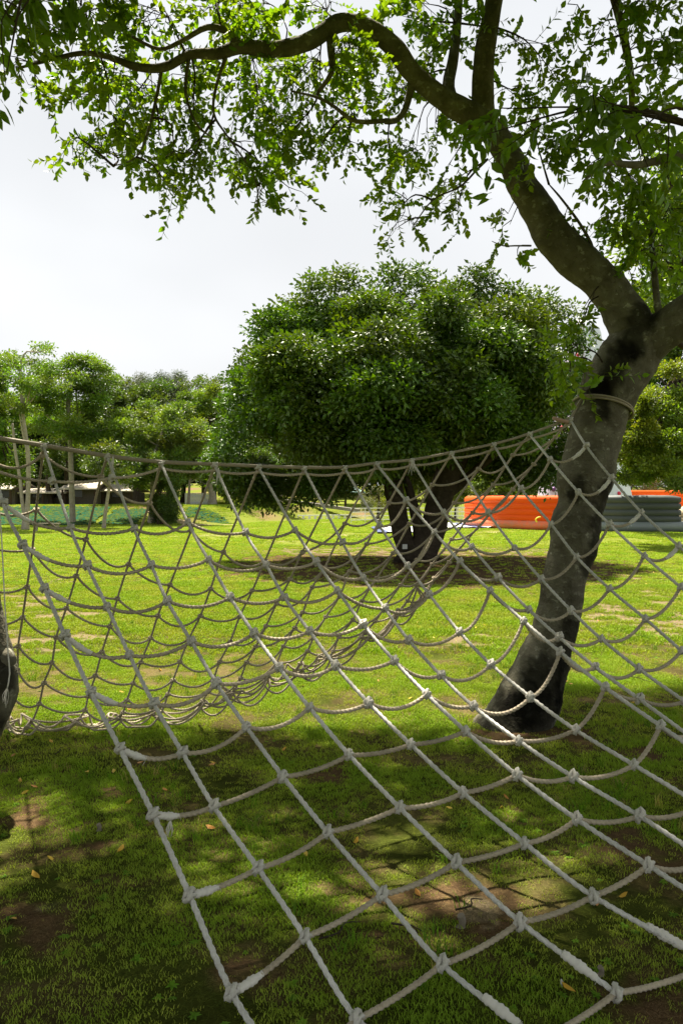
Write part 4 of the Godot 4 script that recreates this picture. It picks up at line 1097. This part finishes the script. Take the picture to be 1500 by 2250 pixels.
	far_tree("yellow_bush", "yellow-green bush to the inflatable's side of the round tree", 62, [[1000, 1112, 8], [1002, 1095, 6], [1004, 1080, 4]], [[990, 1085, 30, 20, 170], [1030, 1078, 40, 22, 230], [1080, 1082, 40, 18, 190], [1120, 1072, 36, 18, 150], [1060, 1062, 34, 14, 110]], Color(0.13, 0.19, 0.035), 0.8, M.bark_dark, "fine", "bushes behind the field")
	far_tree("spiky_bush", "dull green spiky bush behind the white railing", 60, [[830, 1118, 8], [832, 1100, 6], [832, 1090, 4]], [[835, 1098, 26, 16, 150], [815, 1106, 18, 10, 70]], Color(0.10, 0.12, 0.04), 0.7, M.bark_dark, "needle", "bushes behind the field")
	far_tree("grey_shrub", "grey-olive shrubs behind the inflatable arena", 62, [[1430, 1090, 8], [1432, 1075, 6], [1434, 1060, 4]], [[1400, 1045, 30, 22, 190], [1440, 1050, 36, 26, 240], [1480, 1058, 34, 22, 200], [1420, 1070, 50, 14, 160], [1520, 1050, 40, 30, 180]], Color(0.13, 0.125, 0.065), 0.7, M.bark_dark, "needle", "bushes behind the field")
	# trees to the right of the leaning trunk
	far_tree("shade_tree", "bright yellow-green tree behind the leaning trunk", 27, [[1580, 1150, 26], [1570, 1000, 20], [1540, 880, 14], [1500, 800, 8]], [[1400, 960, 40, 26, 150], [1450, 930, 56, 40, 300], [1490, 985, 40, 34, 220], [1430, 1000, 40, 18, 130], [1380, 985, 26, 24, 80], [1470, 870, 56, 44, 260], [1420, 890, 36, 30, 130], [1520, 920, 60, 60, 260], [1400, 1030, 34, 20, 120], [1450, 1040, 40, 18, 140], [1385, 900, 30, 40, 130]], Color(0.15, 0.225, 0.024), 0.55, M.bark_dark)
	far_tree("back_shade_tree", "darker green tree showing through above the arena", 38, [[1600, 1130, 22], [1590, 950, 16], [1540, 800, 10]], [[1400, 900, 40, 50, 200], [1460, 840, 50, 50, 260], [1440, 780, 40, 36, 150], [1500, 760, 50, 50, 220], [1380, 950, 30, 40, 120], [1500, 900, 50, 60, 220], [1400, 1000, 40, 40, 200], [1470, 1010, 50, 40, 240], [1420, 840, 40, 40, 180], [1390, 800, 30, 40, 120], [1480, 700, 50, 50, 180]], Color(0.09, 0.17, 0.024), 0.75, M.bark_dark)
	far_tree("side_tree", "fine-leaved bright tree reaching in beside the fork", 11, [[1700, 1330, 80], [1690, 1100, 60], [1650, 800, 40], [1600, 600, 22]], [[1420, 660, 40, 34, 50], [1480, 640, 50, 50, 90], [1410, 570, 40, 40, 46], [1470, 540, 50, 50, 80], [1500, 420, 50, 60, 70], [1400, 470, 40, 34, 30], [1540, 560, 60, 90, 130]], Color(0.12, 0.22, 0.02), 0.42, M.bark_dark)

func build_grove() -> void:                       # the grove the photographer stands in: it shades the foreground
	var k := 0
	for q in [[-5.5, 5.5, "round-crowned tree of the grove behind the burled trunk"], [6.5, 5.0, "leafy tree of the grove behind the leaning trunk"], [-9.0, -0.5, "low-crowned tree of the grove to the side of the burled trunk"]]:
		var t := thing("grove_tree", q[2], "tree", Vector3(q[0], 0, q[1]), 0.0, "trees of the grove")
		part("trunk", tube_mesh([Vector3(0, -0.1, 0), Vector3(0.1, 1.2, 0), Vector3(0.0, 3.0, 0.1), Vector3(0.2, 5.5, 0)], [0.3, 0.22, 0.18, 0.08], 0.2, 14, 0.1), M.bark, t)
		var lobes := []
		for j in 16:
			var a := j * 2.4
			var r := 2.6 * sqrt((j + 0.5) / 16.0)
			lobes.append([Vector3(r * cos(a), 4.6 + 1.6 * sin(j * 1.7) - 0.25 * r, r * sin(a)), Vector3(1.1, 0.8, 1.1), 70])
		var xs := []
		var cs := []
		fill_lobes(lobes, Color(0.10, 0.19, 0.02), 0.6, xs, cs)
		many("crown", clusters.fine, M.leaf, xs, cs, t)
		k += 1

# ---------------------------------------------------------------- built things beyond the field
func bars(called: String, parent: Node3D, list: Array, w: float, h: float, m: Material) -> void:
	for q in list:
		var mb := MB.new()
		mb.bar(q[0], q[1], w, h)
		part(called, mb.mesh(false), m, parent)

func house(label: String, x0: float, x1: float, z: float, eave: float, ridge: float, deep: float, m: Material) -> void:
	var y := terrain((x0 + x1) / 2, z) - 0.3
	var t := thing("low_house", label, "house", Vector3((x0 + x1) / 2, 0, z), 0.0, "low houses behind the bank")
	var w := (x1 - x0) / 2
	var mb := MB.new()
	mb.box(Vector3(-w + 0.3, y, -deep + 0.4), Vector3(w - 0.3, eave - 0.02, -1.0))
	part("wall", mb.mesh(false), M.wall_dark, t)
	for s in [0, 1]:                              # two roof slopes with thickness
		var rb := MB.new()
		var zf := 0.25 if s == 0 else -deep - 0.25
		var zm := -deep / 2
		var up := Vector3(0, 0.1, 0)
		var a := Vector3(-w, eave, zf)
		var b := Vector3(w, eave, zf)
		var c := Vector3(w - 0.1, ridge, zm)
		var d := Vector3(-w + 0.1, ridge, zm)
		if s == 0:
			rb.quad(a + up, d + up, c + up, b + up); rb.quad(b, c, d, a)
		else:
			rb.quad(b + up, c + up, d + up, a + up); rb.quad(a, d, c, b)
		rb.quad(a, a + up, b + up, b); rb.quad(b, b + up, c + up, c); rb.quad(d, d + up, a + up, a)
		part("roof_slope", rb.mesh(false), m, t)
	for s in [-1, 1]:
		var g := MB.new()
		var k := g.v.size()
		var x: float = s * (w - 0.35)
		g.v.append_array(PackedVector3Array([Vector3(x, eave, -0.1), Vector3(x, eave, -deep + 0.1), Vector3(x, ridge - 0.04, -deep / 2)]))
		g.i.append_array(PackedInt32Array([k, k + 1, k + 2]))
		part("gable", g.mesh(false), M.wall_dark, t)
	var n := int((x1 - x0) / 1.7)
	for q in n + 1:
		var pb := MB.new()
		var x := lerpf(-w + 0.2, w - 0.2, float(q) / n)
		pb.box(Vector3(x - 0.06, y, -0.06), Vector3(x + 0.06, eave, 0.06))
		part("post", pb.mesh(false), M.wood_dark, t)
		if q < n:
			var wb := MB.new()
			wb.box(Vector3(x + 0.5, y + 0.95, -1.01), Vector3(x + 1.2, y + 1.6, -0.985))
			part("window", wb.mesh(false), M.dark_glass, t)

func terrain_sheet(x0: float, x1: float, z0: float, z1: float, lift: float, rough: float, nx: int, nz: int, seed_: float) -> ArrayMesh:
	var mb := MB.new()
	for j in nz + 1:
		for i in nx + 1:
			var x := lerpf(x0, x1, float(i) / nx) + 0.35 * n1.get_noise_2d(j * 30.0, seed_ + i)
			var z := lerpf(z0, z1, float(j) / nz) + 0.5 * n1.get_noise_2d(i * 22.0 + seed_, j)
			mb.v.append(Vector3(x, terrain(x, z) + lift + rough * absf(n2.get_noise_2d(x * 3.0, z * 3.0 + seed_)), z))
	for j in nz:
		for i in nx:
			var a := j * (nx + 1) + i
			mb.i.append_array(PackedInt32Array([a, a + 1, a + nx + 1, a + 1, a + nx + 2, a + nx + 1]))
	return mb.mesh()

func build_far_things() -> void:
	house("long tan-roofed low house at the shaded corner of the field", -34.0, -25.0, -59.0, 2.42, 3.15, 5.0, M.roof)
	house("lowest shed roof between two larger low houses", -25.2, -21.4, -60.5, 2.15, 2.5, 4.0, M.roof)
	house("tan-roofed low house behind the umbrella tree", -21.8, -18.9, -60.0, 2.45, 3.05, 4.5, M.roof)
	house("pale-roofed low house nearest the drooping tree", -19.4, -16.6, -62.0, 2.3, 3.0, 5.0, M.roof)
	var net_mat := tri(mat(Color(1, 1, 1), 0.9), ramp_tex(seamless(256, 0.05, 61, 4), [[0.0, Color(0.05, 0.06, 0.015)], [0.42, Color(0.05, 0.08, 0.013)], [0.52, Color(0.006, 0.035, 0.018)], [0.7, Color(0.006, 0.058, 0.032)], [1.0, Color(0.015, 0.10, 0.058)]]), 0.22)
	tag(part("green_netting", terrain_sheet(-23.5, -16.2, -54.6, -49.6, 0.05, 0.12, 40, 24, 3.0), net_mat, self), "green shade netting spread over the bank below the houses", "netting", "netting on the bank")
	tag(part("green_netting_001", terrain_sheet(-15.8, -13.4, -54.0, -50.0, 0.05, 0.12, 16, 20, 30.0), net_mat, self), "small green netting strip on the bank by the dark bush", "netting", "netting on the bank")
	tag(part("green_netting_002", terrain_sheet(-10.8, -7.6, -54.6, -52.6, 0.03, 0.04, 24, 14, 60.0), net_mat, self), "green netting strip on the grassy bank below the white fence", "netting", "netting on the bank")
	used["green_netting"] = 3
	# sandy path coming down the bank
	var pb := MB.new()
	var line := [Vector3(-13.6, 0, -54.5), Vector3(-12.2, 0, -52.6), Vector3(-10.6, 0, -51.2), Vector3(-8.6, 0, -50.6), Vector3(-6.0, 0, -51.5)]
	var pts := catmull(line, 0.3)
	for k in pts.size():
		var w: float = lerpf(0.8, 0.35, float(k) / pts.size())
		for s in [-1.0, 1.0]:
			var p := pts[k] + Vector3(0, 0, s * w)
			p.y = terrain(p.x, p.z) + 0.02
			pb.v.append(p)
	for k in pts.size() - 1:
		var a := k * 2
		pb.i.append_array(PackedInt32Array([a, a + 2, a + 1, a + 2, a + 3, a + 1]))
	tag(part("path", pb.mesh(), tri(mat(Color(1, 1, 1), 0.95), ramp_tex(seamless(128, 0.05, 5, 3), [[0.0, Color(0.28, 0.21, 0.14)], [1.0, Color(0.46, 0.36, 0.26)]]), 0.6), self), "pale sandy path running down the bank", "path", "", "structure")
	# white slat fence on the bank
	var f := thing("white_fence", "white vertical-slat fence panel on top of the bank", "fence")
	var a := V(408, 1104, 62)
	var b := V(470, 1104, 62)
	for k in 19:
		var p := a.lerp(b, k / 18.0)
		bars("slat", f, [[Vector3(p.x, 1.15, p.z), Vector3(p.x, 2.2, p.z)]], 0.1, 0.03, M.white)
	bars("rail", f, [[Vector3(a.x, 1.5, a.z - 0.04), Vector3(b.x, 1.5, b.z - 0.04)], [Vector3(a.x, 2.0, a.z - 0.04), Vector3(b.x, 2.0, b.z - 0.04)]], 0.04, 0.08, M.white)
	# tilted sign
	var sg := thing("tilted_sign", "white notice board slumped sideways at the far edge of the grass", "sign")
	var sp := V(563, 1120, 64)
	var sx := Transform3D(Basis(Vector3.BACK, -0.32), sp)
	var sb := MB.new()
	sb.box(Vector3(-0.38, -0.42, -0.02), Vector3(0.38, 0.42, 0.02), sx)
	part("board", sb.mesh(false), M.white, sg)
	for q in [[-0.26, 0.3, 0.22], [0.05, 0.27, 0.25], [-0.22, 0.12, 0.4], [-0.28, -0.02, 0.3], [0.0, -0.1, 0.28], [-0.2, -0.24, 0.34]]:
		var lb := MB.new()
		lb.box(Vector3(q[0], q[1], 0.021), Vector3(q[0] + q[2], q[1] + 0.06, 0.026), sx)
		part("lettering", lb.mesh(false), M.dark_glass, sg)
	bars("post", sg, [[Vector3(sp.x - 0.33, -0.1, sp.z - 0.06), Vector3(sp.x - 0.33, 1.35, sp.z - 0.06)], [Vector3(sp.x + 0.3, -0.1, sp.z - 0.06), Vector3(sp.x + 0.3, 0.8, sp.z - 0.06)]], 0.05, 0.05, M.wood_dark)
	var ys := MB.new()
	tube(ys, catmull([G(556, 1145), G(556, 1145) + Vector3(0, 0.3, 0), G(556, 1145) + Vector3(0.05, 0.5, 0)], 0.1), [0.06, 0.1, 0.08, 0.03], 8)
	tag(part("yellow_marker", ys.mesh(), mat(Color(0.6, 0.5, 0.02), 0.6), self), "small yellow ground marker at the foot of the slumped board", "marker")
	# kerb across the dark slope
	var kb := MB.new()
	kb.bar(V(618, 1099, 72), V(788, 1122, 67), 0.5, 0.28)
	tag(part("kerb_wall", kb.mesh(false), M.concrete, self), "sloping concrete kerb across the dark embankment", "kerb", "", "structure")
	# low white benches along the far edge
	for k in 9:
		var p := V(660 + k * 13, 1141 - k * 0.7, 64.5 + k * 0.3)
		var t := thing("white_bench", "low white bench in the row along the far edge of the grass", "bench", Vector3(p.x, 0, p.z), 0.0, "low white benches at the far edge")
		bars("seat", t, [[Vector3(-0.24, 0.36, 0), Vector3(0.24, 0.36, 0)]], 0.3, 0.06, M.white)
		bars("leg", t, [[Vector3(-0.2, 0, 0), Vector3(-0.2, 0.33, 0)], [Vector3(0.2, 0, 0), Vector3(0.2, 0.33, 0)]], 0.09, 0.2, M.white)
	# gazebo
	var gz := thing("gazebo", "small open gazebo with a pale green pyramid roof", "gazebo", Vector3(1.15, terrain(1.15, -71.5), -71.5))
	for s in [[-0.75, -0.75], [0.75, -0.75], [-0.75, 0.75], [0.75, 0.75]]:
		bars("post", gz, [[Vector3(s[0], -0.2, s[1]), Vector3(s[0], 1.2, s[1])]], 0.14, 0.14, M.wood_dark)
	var gc := [Vector3(-1.0, 1.15, 1.0), Vector3(1.0, 1.15, 1.0), Vector3(1.0, 1.15, -1.0), Vector3(-1.0, 1.15, -1.0)]
	for k in 4:
		var rb := MB.new()
		var p: Vector3 = gc[k]
		var q: Vector3 = gc[(k + 1) % 4]
		var top := Vector3(0, 1.72, 0)
		rb.v.append_array(PackedVector3Array([p, top, q, p + Vector3(0, -0.06, 0), q + Vector3(0, -0.06, 0)]))
		rb.i.append_array(PackedInt32Array([0, 1, 2, 3, 0, 2, 3, 2, 4]))
		part("roof_slope", rb.mesh(false), M.teal_roof, gz)
	# dark rail fence beside it
	var rf := thing("rail_fence", "dark wooden rail fence leading to the gazebo", "fence")
	var r0 := V(655, 1104, 72)
	var r1 := V(757, 1112, 70)
	for k in 7:
		var p := r0.lerp(r1, k / 6.0)
		bars("post", rf, [[p + Vector3(0, -0.5, 0), p + Vector3(0, 0.5, 0)]], 0.09, 0.09, M.wood_dark)
	bars("rail", rf, [[r0 + Vector3(0, 0.4, 0.06), r1 + Vector3(0, 0.4, 0.06)], [r0 + Vector3(0, 0.1, 0.06), r1 + Vector3(0, 0.1, 0.06)]], 0.05, 0.08, M.wood_dark)
	# white railings
	railing("white pipe railing with a short ramp beside the round tree", [V(771, 1150, 55), V(802, 1148, 56.5), V(880, 1146, 58), V(960, 1146, 58), V(1045, 1146, 58)], 1.05, 4, 0.045)
	railing("white upright-bar railing behind the round tree", [V(975, 1139, 66), V(1045, 1139, 66)], 1.05, 2, 0.05, true)
	tarp("white and blue plastic sheet lying on the grass behind the round tree", G(830, 1173), G(912, 1161), 5.0)
	tarp("white plastic sheet with a blue edge beside the inflatable arena", G(960, 1162), G(1035, 1152), 9.0)
	# picnic bench near the twin stems
	var pb2 := thing("timber_bench", "weathered timber bench at the foot of the netted bank", "bench", Vector3(G(104, 1168).x, 0, G(104, 1168).z))
	bars("seat", pb2, [[Vector3(-0.7, 0.42, 0), Vector3(0.7, 0.42, 0)], [Vector3(-0.7, 0.42, 0.18), Vector3(0.7, 0.42, 0.18)]], 0.14, 0.05, M.bark_pale)
	bars("leg", pb2, [[Vector3(-0.55, 0, 0.09), Vector3(-0.55, 0.4, 0.09)], [Vector3(0.55, 0, 0.09), Vector3(0.55, 0.4, 0.09)]], 0.2, 0.08, M.bark_pale)

func railing(label: String, line: Array, high: float, rails: int, w: float, upright := false) -> void:
	var t := thing("white_railing", label, "railing")
	for k in line.size() - 1:
		var a := Vector3(line[k].x, 0, line[k].z)
		var b := Vector3(line[k + 1].x, 0, line[k + 1].z)
		for q in rails:
			var y := high * (1.0 - 0.8 * q / maxf(1, rails - 1)) if rails > 1 else high
			bars("rail", t, [[a + Vector3(0, y, 0), b + Vector3(0, y, 0)]], w * 0.7, w * 1.3, M.white)
		var n := maxi(1, int(a.distance_to(b) / (0.28 if upright else 1.15)))
		for q in n:
			var p := a.lerp(b, float(q) / n)
			bars("post", t, [[p + Vector3(0, -0.1, 0.03), p + Vector3(0, high + 0.02, 0.03)]], w, w, M.white)

func tarp(label: String, a: Vector3, b: Vector3, seed_: float) -> void:
	var t := thing("plastic_sheet", label, "tarpaulin")
	for s in 5:
		var mb := MB.new()
		for j in 9:
			for i in 7:
				var u := (s + i / 6.0) / 5.0
				var x := lerpf(a.x, b.x, u) + 0.25 * n1.get_noise_2d(j * 40.0, seed_)
				var z := lerpf(a.z, b.z, j / 8.0) + 0.5 * n1.get_noise_2d(u * 90.0, seed_)
				mb.v.append(Vector3(x, 0.08 + 0.12 * absf(n2.get_noise_2d(x * 6.0, z * 4.0 + seed_)), z))
		for j in 8:
			for i in 6:
				var k := j * 7 + i
				mb.i.append_array(PackedInt32Array([k, k + 7, k + 1, k + 1, k + 7, k + 8]))
		part("strip", mb.mesh(), mat(Color(0.02, 0.04, 0.14), 0.6) if s == (0 if seed_ < 6.0 else 3) else M.white, t)

func ring_tube(c: Vector3, R: float, a0: float, a1: float, y: float, r: float) -> ArrayMesh:
	var p := []
	for k in 25:
		var a := deg_to_rad(lerpf(a0, a1, k / 24.0))
		p.append(c + Vector3(R * cos(a), y, R * sin(a)))
	var pts := catmull(p, 0.2)
	var w := []
	for k in pts.size():
		var e := mini(k, pts.size() - 1 - k)
		w.append(r * (0.985 + 0.02 * sin(k * 0.9) + 0.012 * sin(k * 2.3)) * (1.0 if e > 3 else 0.62 + 0.38 * sin(e / 4.0 * PI / 2)))
	var mb := MB.new()
	tube(mb, pts, w, 16)
	return mb.mesh()

func build_inflatables() -> void:
	var C := Vector3(16.75, 0, -48)
	var t := thing("inflatable_arena", "orange and grey inflatable ring wall standing on the field", "inflatable")
	var orange_low := tri(mat(Color(1, 1, 1), 0.5), ramp_tex(seamless(128, 0.03, 15, 3), [[0.0, Color(0.52, 0.14, 0.05)], [0.5, Color(0.50, 0.17, 0.09)], [0.62, Color(0.72, 0.12, 0.02)], [1.0, Color(0.46, 0.19, 0.12)]]), 0.35)
	var grey_low := mat(Color(0.17, 0.20, 0.20), 0.42)
	part("base_tube", ring_tube(C, 8.85, 215, 119, 0.27, 0.29), orange_low, t)
	part("base_tube", ring_tube(C, 8.85, 119, 30, 0.27, 0.29), grey_low, t)
	for k in 4:
		var y := 0.66 + 0.325 * k
		part("wall_tube", ring_tube(C, 8.8, 215, 118, y, 0.245), M.orange, t)
		part("wall_tube", ring_tube(C, 8.8, 118.5, 87.5, y, 0.245), M.grey_vinyl, t)
	var yb := MB.new()
	tube(yb, catmull([V(1179, 1147, 40.6), V(1176, 1142, 40.6), V(1181, 1137, 40.6), V(1187, 1136, 40.6)], 0.05), [0.05, 0.05, 0.04], 6)
	part("yellow_strap", yb.mesh(), mat(Color(0.75, 0.62, 0.02), 0.5), t)
	# rear wall and its raised deck
	var w := thing("inflatable_wall", "taller orange inflatable wall behind the grey ring section", "inflatable")
	for k in 5:
		var p := [V(1376, 1100, 57), V(1450, 1100, 57.5), V(1530, 1100, 57), V(1620, 1100, 55)]
		for q in p: q.y = 0
		var y := 0.98 + 0.29 * k
		var pp := []
		for q in p: pp.append(Vector3(q.x, y, q.z))
		part("wall_tube", tube_mesh(pp, _fill(4, 0.23), 0.4, 14), M.orange, w)
	var db := MB.new()
	db.box(Vector3(V(1430, 1100, 55).x, 0, -58.5), Vector3(V(1600, 1100, 55).x, 0.85, -55.5))
	part("deck", db.mesh(false), M.white, w)
	# climbing tower
	var T := V(1282, 1100, 50)
	T.y = 0
	var tw := thing("climbing_tower", "tall lilac inflatable climbing tower dotted with coloured holds", "inflatable", T)
	var prof := [[0.0, 3.1], [1.0, 3.0], [3.0, 2.6], [5.0, 2.22], [7.5, 1.75], [10.0, 1.3], [11.6, 1.05], [12.3, 0.98], [12.8, 0.82], [13.2, 0.5], [13.35, 0.08]]
	var panel_mats := [M.lilac, mat(Color(0.60, 0.64, 0.72), 0.5)]
	for s in 10:
		var mb := MB.new()
		for k in prof.size():
			for q in 6:
				var a := TAU * (s + q / 5.0) / 10.0
				var bulge := 1.0 + 0.035 * sin(PI * q / 5.0)
				mb.v.append(Vector3(prof[k][1] * bulge * cos(a), prof[k][0], prof[k][1] * bulge * sin(a)))
		for k in prof.size() - 1:
			for q in 5:
				var a := k * 6 + q
				mb.i.append_array(PackedInt32Array([a, a + 1, a + 6, a + 1, a + 7, a + 6]))
		part("panel", mb.mesh(), panel_mats[0 if s in [3, 4, 5] else 1], tw)
	var hm := [mat(Color(0.02, 0.16, 0.55), 0.45), mat(Color(0.55, 0.02, 0.05), 0.45), mat(Color(0.7, 0.5, 0.02), 0.45), mat(Color(0.12, 0.03, 0.16), 0.45)]
	var ball := SphereMesh.new()
	ball.radius = 0.15
	ball.height = 0.26
	ball.radial_segments = 10
	ball.rings = 6
	var u := []
	for k in 9:
		var a := PI * k / 8.0
		u.append(Vector3(0.2 * cos(a), -0.2 * sin(a) + 0.1, 0.06))
	var handle := tube_mesh(u, _fill(9, 0.04), 0.1, 6)
	for k in 64:
		var y := 1.9 + 0.17 * k + rng.randf_range(-0.1, 0.1)
		if k > 54: y = rng.randf_range(1.9, 4.0)
		var r := 0.0
		for q in prof.size() - 1:
			if y >= prof[q][0] and y < prof[q + 1][0]:
				r = lerpf(prof[q][1], prof[q + 1][1], (y - prof[q][0]) / (prof[q + 1][0] - prof[q][0])) * 1.03
		if r == 0.0: continue
		var a := deg_to_rad(fmod(k * 67.0, 190.0) - 5.0)
		var out := Vector3(cos(a), 0.2, sin(a)).normalized()
		var at := Vector3(r * cos(a), y, r * sin(a))
		if k % 3 == 0:
			part("handle", handle, M.dark_glass, tw, Transform3D(Basis(Vector3.UP, PI / 2 - a), at))
		else:
			part("hold", ball, hm[k % 4], tw, Transform3D(aim(out, 0.3 * k).scaled(Vector3.ONE * rng.randf_range(0.8, 1.2)), at))
	# a slumped sack at the arena's opening
	var sk := MB.new()
	var s0 := V(1512, 1150, 40)
	s0.y = 0
	var rr := []
	var sp := []
	for k in 9:
		sp.append(s0 + Vector3(-0.04 * k + 0.05 * sin(k * 1.3), 0.15 * k, 0))
		rr.append([0.5, 0.58, 0.6, 0.58, 0.55, 0.56, 0.58, 0.5, 0.3][k])
	var cw := catmull_f(sp, rr, 0.08)
	tube(sk, cw[0], cw[1], 22, 0, 0.1, 0.25)
	tag(part("beige_sack", sk.mesh(), mat(Color(0.46, 0.38, 0.26), 0.85), self), "large slumped beige cloth sack beside the arena's opening", "sack")

func build_litter() -> void:
	var shapes := []
	for k in 3:
		var mb := MB.new()
		leaf_into(mb, Transform3D(Basis(Vector3.RIGHT, PI / 2), Vector3(0, 0.004, 0)), 0.055, 0.034, 0.5 + 0.3 * k, -0.25 - 0.2 * k)
		shapes.append(mb.mesh(false))
	var cols := [Color(0.50, 0.29, 0.02), Color(0.55, 0.38, 0.03), Color(0.38, 0.17, 0.02)]
	var mats := []
	for c in cols: mats.append(mat(c, 0.6))
	for q in [[64, 1747], [45, 1718], [67, 1735], [272, 1868], [104, 1891], [72, 1921], [452, 1825], [316, 1682], [460, 1681], [475, 1684], [24, 2030], [357, 1743], [292, 1768], [36, 1664], [188, 1705], [110, 1630], [250, 1697], [1105, 1755], [1103, 1783], [979, 1782], [670, 1880], [787, 1848], [912, 1960], [1232, 2175], [1247, 1500], [1258, 1506], [905, 1540], [1128, 1583], [830, 1500], [1378, 1970], [1303, 1985], [320, 1288], [283, 1293], [262, 1527], [350, 1475], [288, 1560], [195, 1535], [480, 1500], [340, 1562], [893, 1367], [919, 1369], [1040, 1376], [1060, 1378], [950, 1404], [1045, 1383], [1410, 1288], [1434, 1258], [1416, 1284], [1476, 1405], [1310, 1365], [1320, 1352], [1345, 1373], [1478, 1360], [630, 1648], [665, 1510], [850, 1430], [1395, 1545], [1480, 1530], [1236, 1600], [1190, 1592]]:
		var at := G(q[0], q[1])
		var o := part(numbered("fallen_leaf"), shapes[rng.randi() % 3], mats[rng.randi() % 3], self, Transform3D(Basis.from_euler(Vector3(rng.randf_range(-0.2, 0.2), rng.randf() * TAU, rng.randf_range(-0.3, 0.3))).scaled(Vector3.ONE * rng.randf_range(0.6, 0.95)), at + Vector3(0, 0.022 + undul(at.x, at.z), 0)))
		tag(o, "yellow fallen leaf lying on the grass", "leaf", "yellow leaves on the lawn")
	# stones and twigs
	for q in [[1013, 2032, 0.03, "pale upright stone on the bare earth patch"], [218, 1828, 0.022, "small white pebble on the worn lawn in the tree shade"], [1318, 2145, 0.02, "small brown stone near the spliced rope ends"]]:
		var mb := MB.new()
		tube(mb, catmull([Vector3(0, -0.01, 0), Vector3(0.004, q[2] * 0.7, 0), Vector3(-0.003, q[2] * 1.5, 0.004)], 0.01), [q[2], q[2] * 0.8, q[2] * 0.4], 7, 0, 0.1, 0.5)
		var at := G(q[0], q[1])
		tag(part(numbered("stone"), mb.mesh(false), mat(Color(0.22, 0.19, 0.15), 0.9), self, Transform3D(Basis.IDENTITY, at + Vector3(0, undul(at.x, at.z), 0))), q[3], "stone")
	for q in [[1370, 1490, 1440, 1507, "long dead twig on the grass behind the net"], [860, 2040, 930, 2062, "short dark twig on the bare earth patch"], [700, 2075, 790, 2040, "thin root-like twig crossing the earth patch"], [120, 1665, 140, 1650, "dry stick in the shaded grass"], [1000, 2010, 1060, 1990, "pale twig at the edge of the earth patch"]]:
		var a := G(q[0], q[1]) + Vector3(0, 0.02, 0)
		var b := G(q[2], q[3]) + Vector3(0, 0.025, 0)
		tag(part(numbered("twig"), tube_mesh([a, a.lerp(b, 0.35) + Vector3(0.02, 0.012, 0.02), a.lerp(b, 0.7) + Vector3(-0.01, 0.004, -0.02), b], [0.004, 0.0035, 0.003, 0.0015], 0.03, 5), M.bark_dark, self), q[4], "twig")

func cloud_cover() -> ImageTexture:               # thin bright overcast with soft thicker drifts
	var w := 512
	var h := 256
	var fn := FastNoiseLite.new()
	fn.seed = 31
	fn.frequency = 1.1
	fn.fractal_octaves = 4
	var b := PackedByteArray()
	b.resize(w * h * 4)
	for j in h:
		var el := (0.5 - (j + 0.5) / h) * PI
		for i in w:
			var az := (i + 0.5) / w * TAU
			var p := Vector3(cos(az) * cos(el), sin(el) * 2.4, sin(az) * cos(el))
			var g := int(clampf(58.0 + 50.0 * fn.get_noise_3dv(p * 1.4), 0, 110))
			var k := (j * w + i) * 4
			b[k] = g; b[k + 1] = g; b[k + 2] = g; b[k + 3] = 255
	return ImageTexture.create_from_image(Image.create_from_data(w, h, false, Image.FORMAT_RGBA8, b))

# ---------------------------------------------------------------- everything
func _ready() -> void:
	rng.seed = 20240611
	n1.seed = 4
	n1.frequency = 0.05
	n2.seed = 11
	n2.frequency = 0.6
	cam = Camera3D.new()
	cam.name = "camera"
	add_child(cam)
	cam.position = Vector3(0, EYE, 0)
	cam.rotation.x = PITCH
	cam.fov = rad_to_deg(2.0 * atan(1125.0 / F))
	cam.near = 0.05
	cam.far = 600.0
	cam.current = true
	var sun := DirectionalLight3D.new()
	sun.name = "sun"
	add_child(sun)
	sun.look_at_from_position(Vector3.ZERO, Vector3(0.12, -1.0, 0.38), Vector3.FORWARD)
	sun.light_energy = 1.6
	sun.light_angular_distance = 0.9
	sun.light_color = Color(1.0, 0.965, 0.89)
	sun.shadow_enabled = true
	var we := WorldEnvironment.new()
	we.name = "environment"
	add_child(we)
	var env := Environment.new()
	we.environment = env
	env.background_mode = Environment.BG_SKY
	env.sky = Sky.new()
	var sm := ProceduralSkyMaterial.new()
	sm.sky_top_color = Color(0.95, 0.965, 0.985)
	sm.sky_horizon_color = Color(0.985, 0.99, 0.995)
	sm.sky_curve = 0.25
	sm.sky_energy_multiplier = 0.57
	sm.sky_cover = cloud_cover()
	sm.ground_bottom_color = Color(0.20, 0.22, 0.12)
	sm.ground_horizon_color = Color(0.5, 0.52, 0.4)
	sm.ground_energy_multiplier = 0.5
	sm.sun_angle_max = 1.0
	env.sky.sky_material = sm
	env.tonemap_mode = Environment.TONE_MAPPER_LINEAR
	env.tonemap_exposure = 3.2
	env.sdfgi_enabled = true
	env.ssao_enabled = true
	env.ssil_enabled = true
	make_materials()
	M.knot = M.rope.duplicate()
	M.knot.vertex_color_use_as_albedo = false
	M.knot.albedo_color = Color(0.62, 0.60, 0.56).linear_to_srgb()
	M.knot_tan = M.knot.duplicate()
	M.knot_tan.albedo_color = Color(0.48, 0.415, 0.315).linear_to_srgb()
	for k in 4:
		sprigs.append(sprig_mesh(8 + k % 3, 0.19 + 0.02 * k, 0.058, 0.037))
	clusters.round = cluster_mesh(12, 0.22, 0.14, 0.07)
	clusters.fine = cluster_mesh(16, 0.5, 0.24, 0.12, 0.6)
	clusters.needle = cluster_mesh(26, 0.45, 0.3, 0.035, 0.8)
	build_ground()
	build_far_trees()
	build_far_things()
	build_inflatables()
	build_round_tree()
	build_near_tree()
	build_left_tree()
	build_grove()
	build_net()
	build_litter()
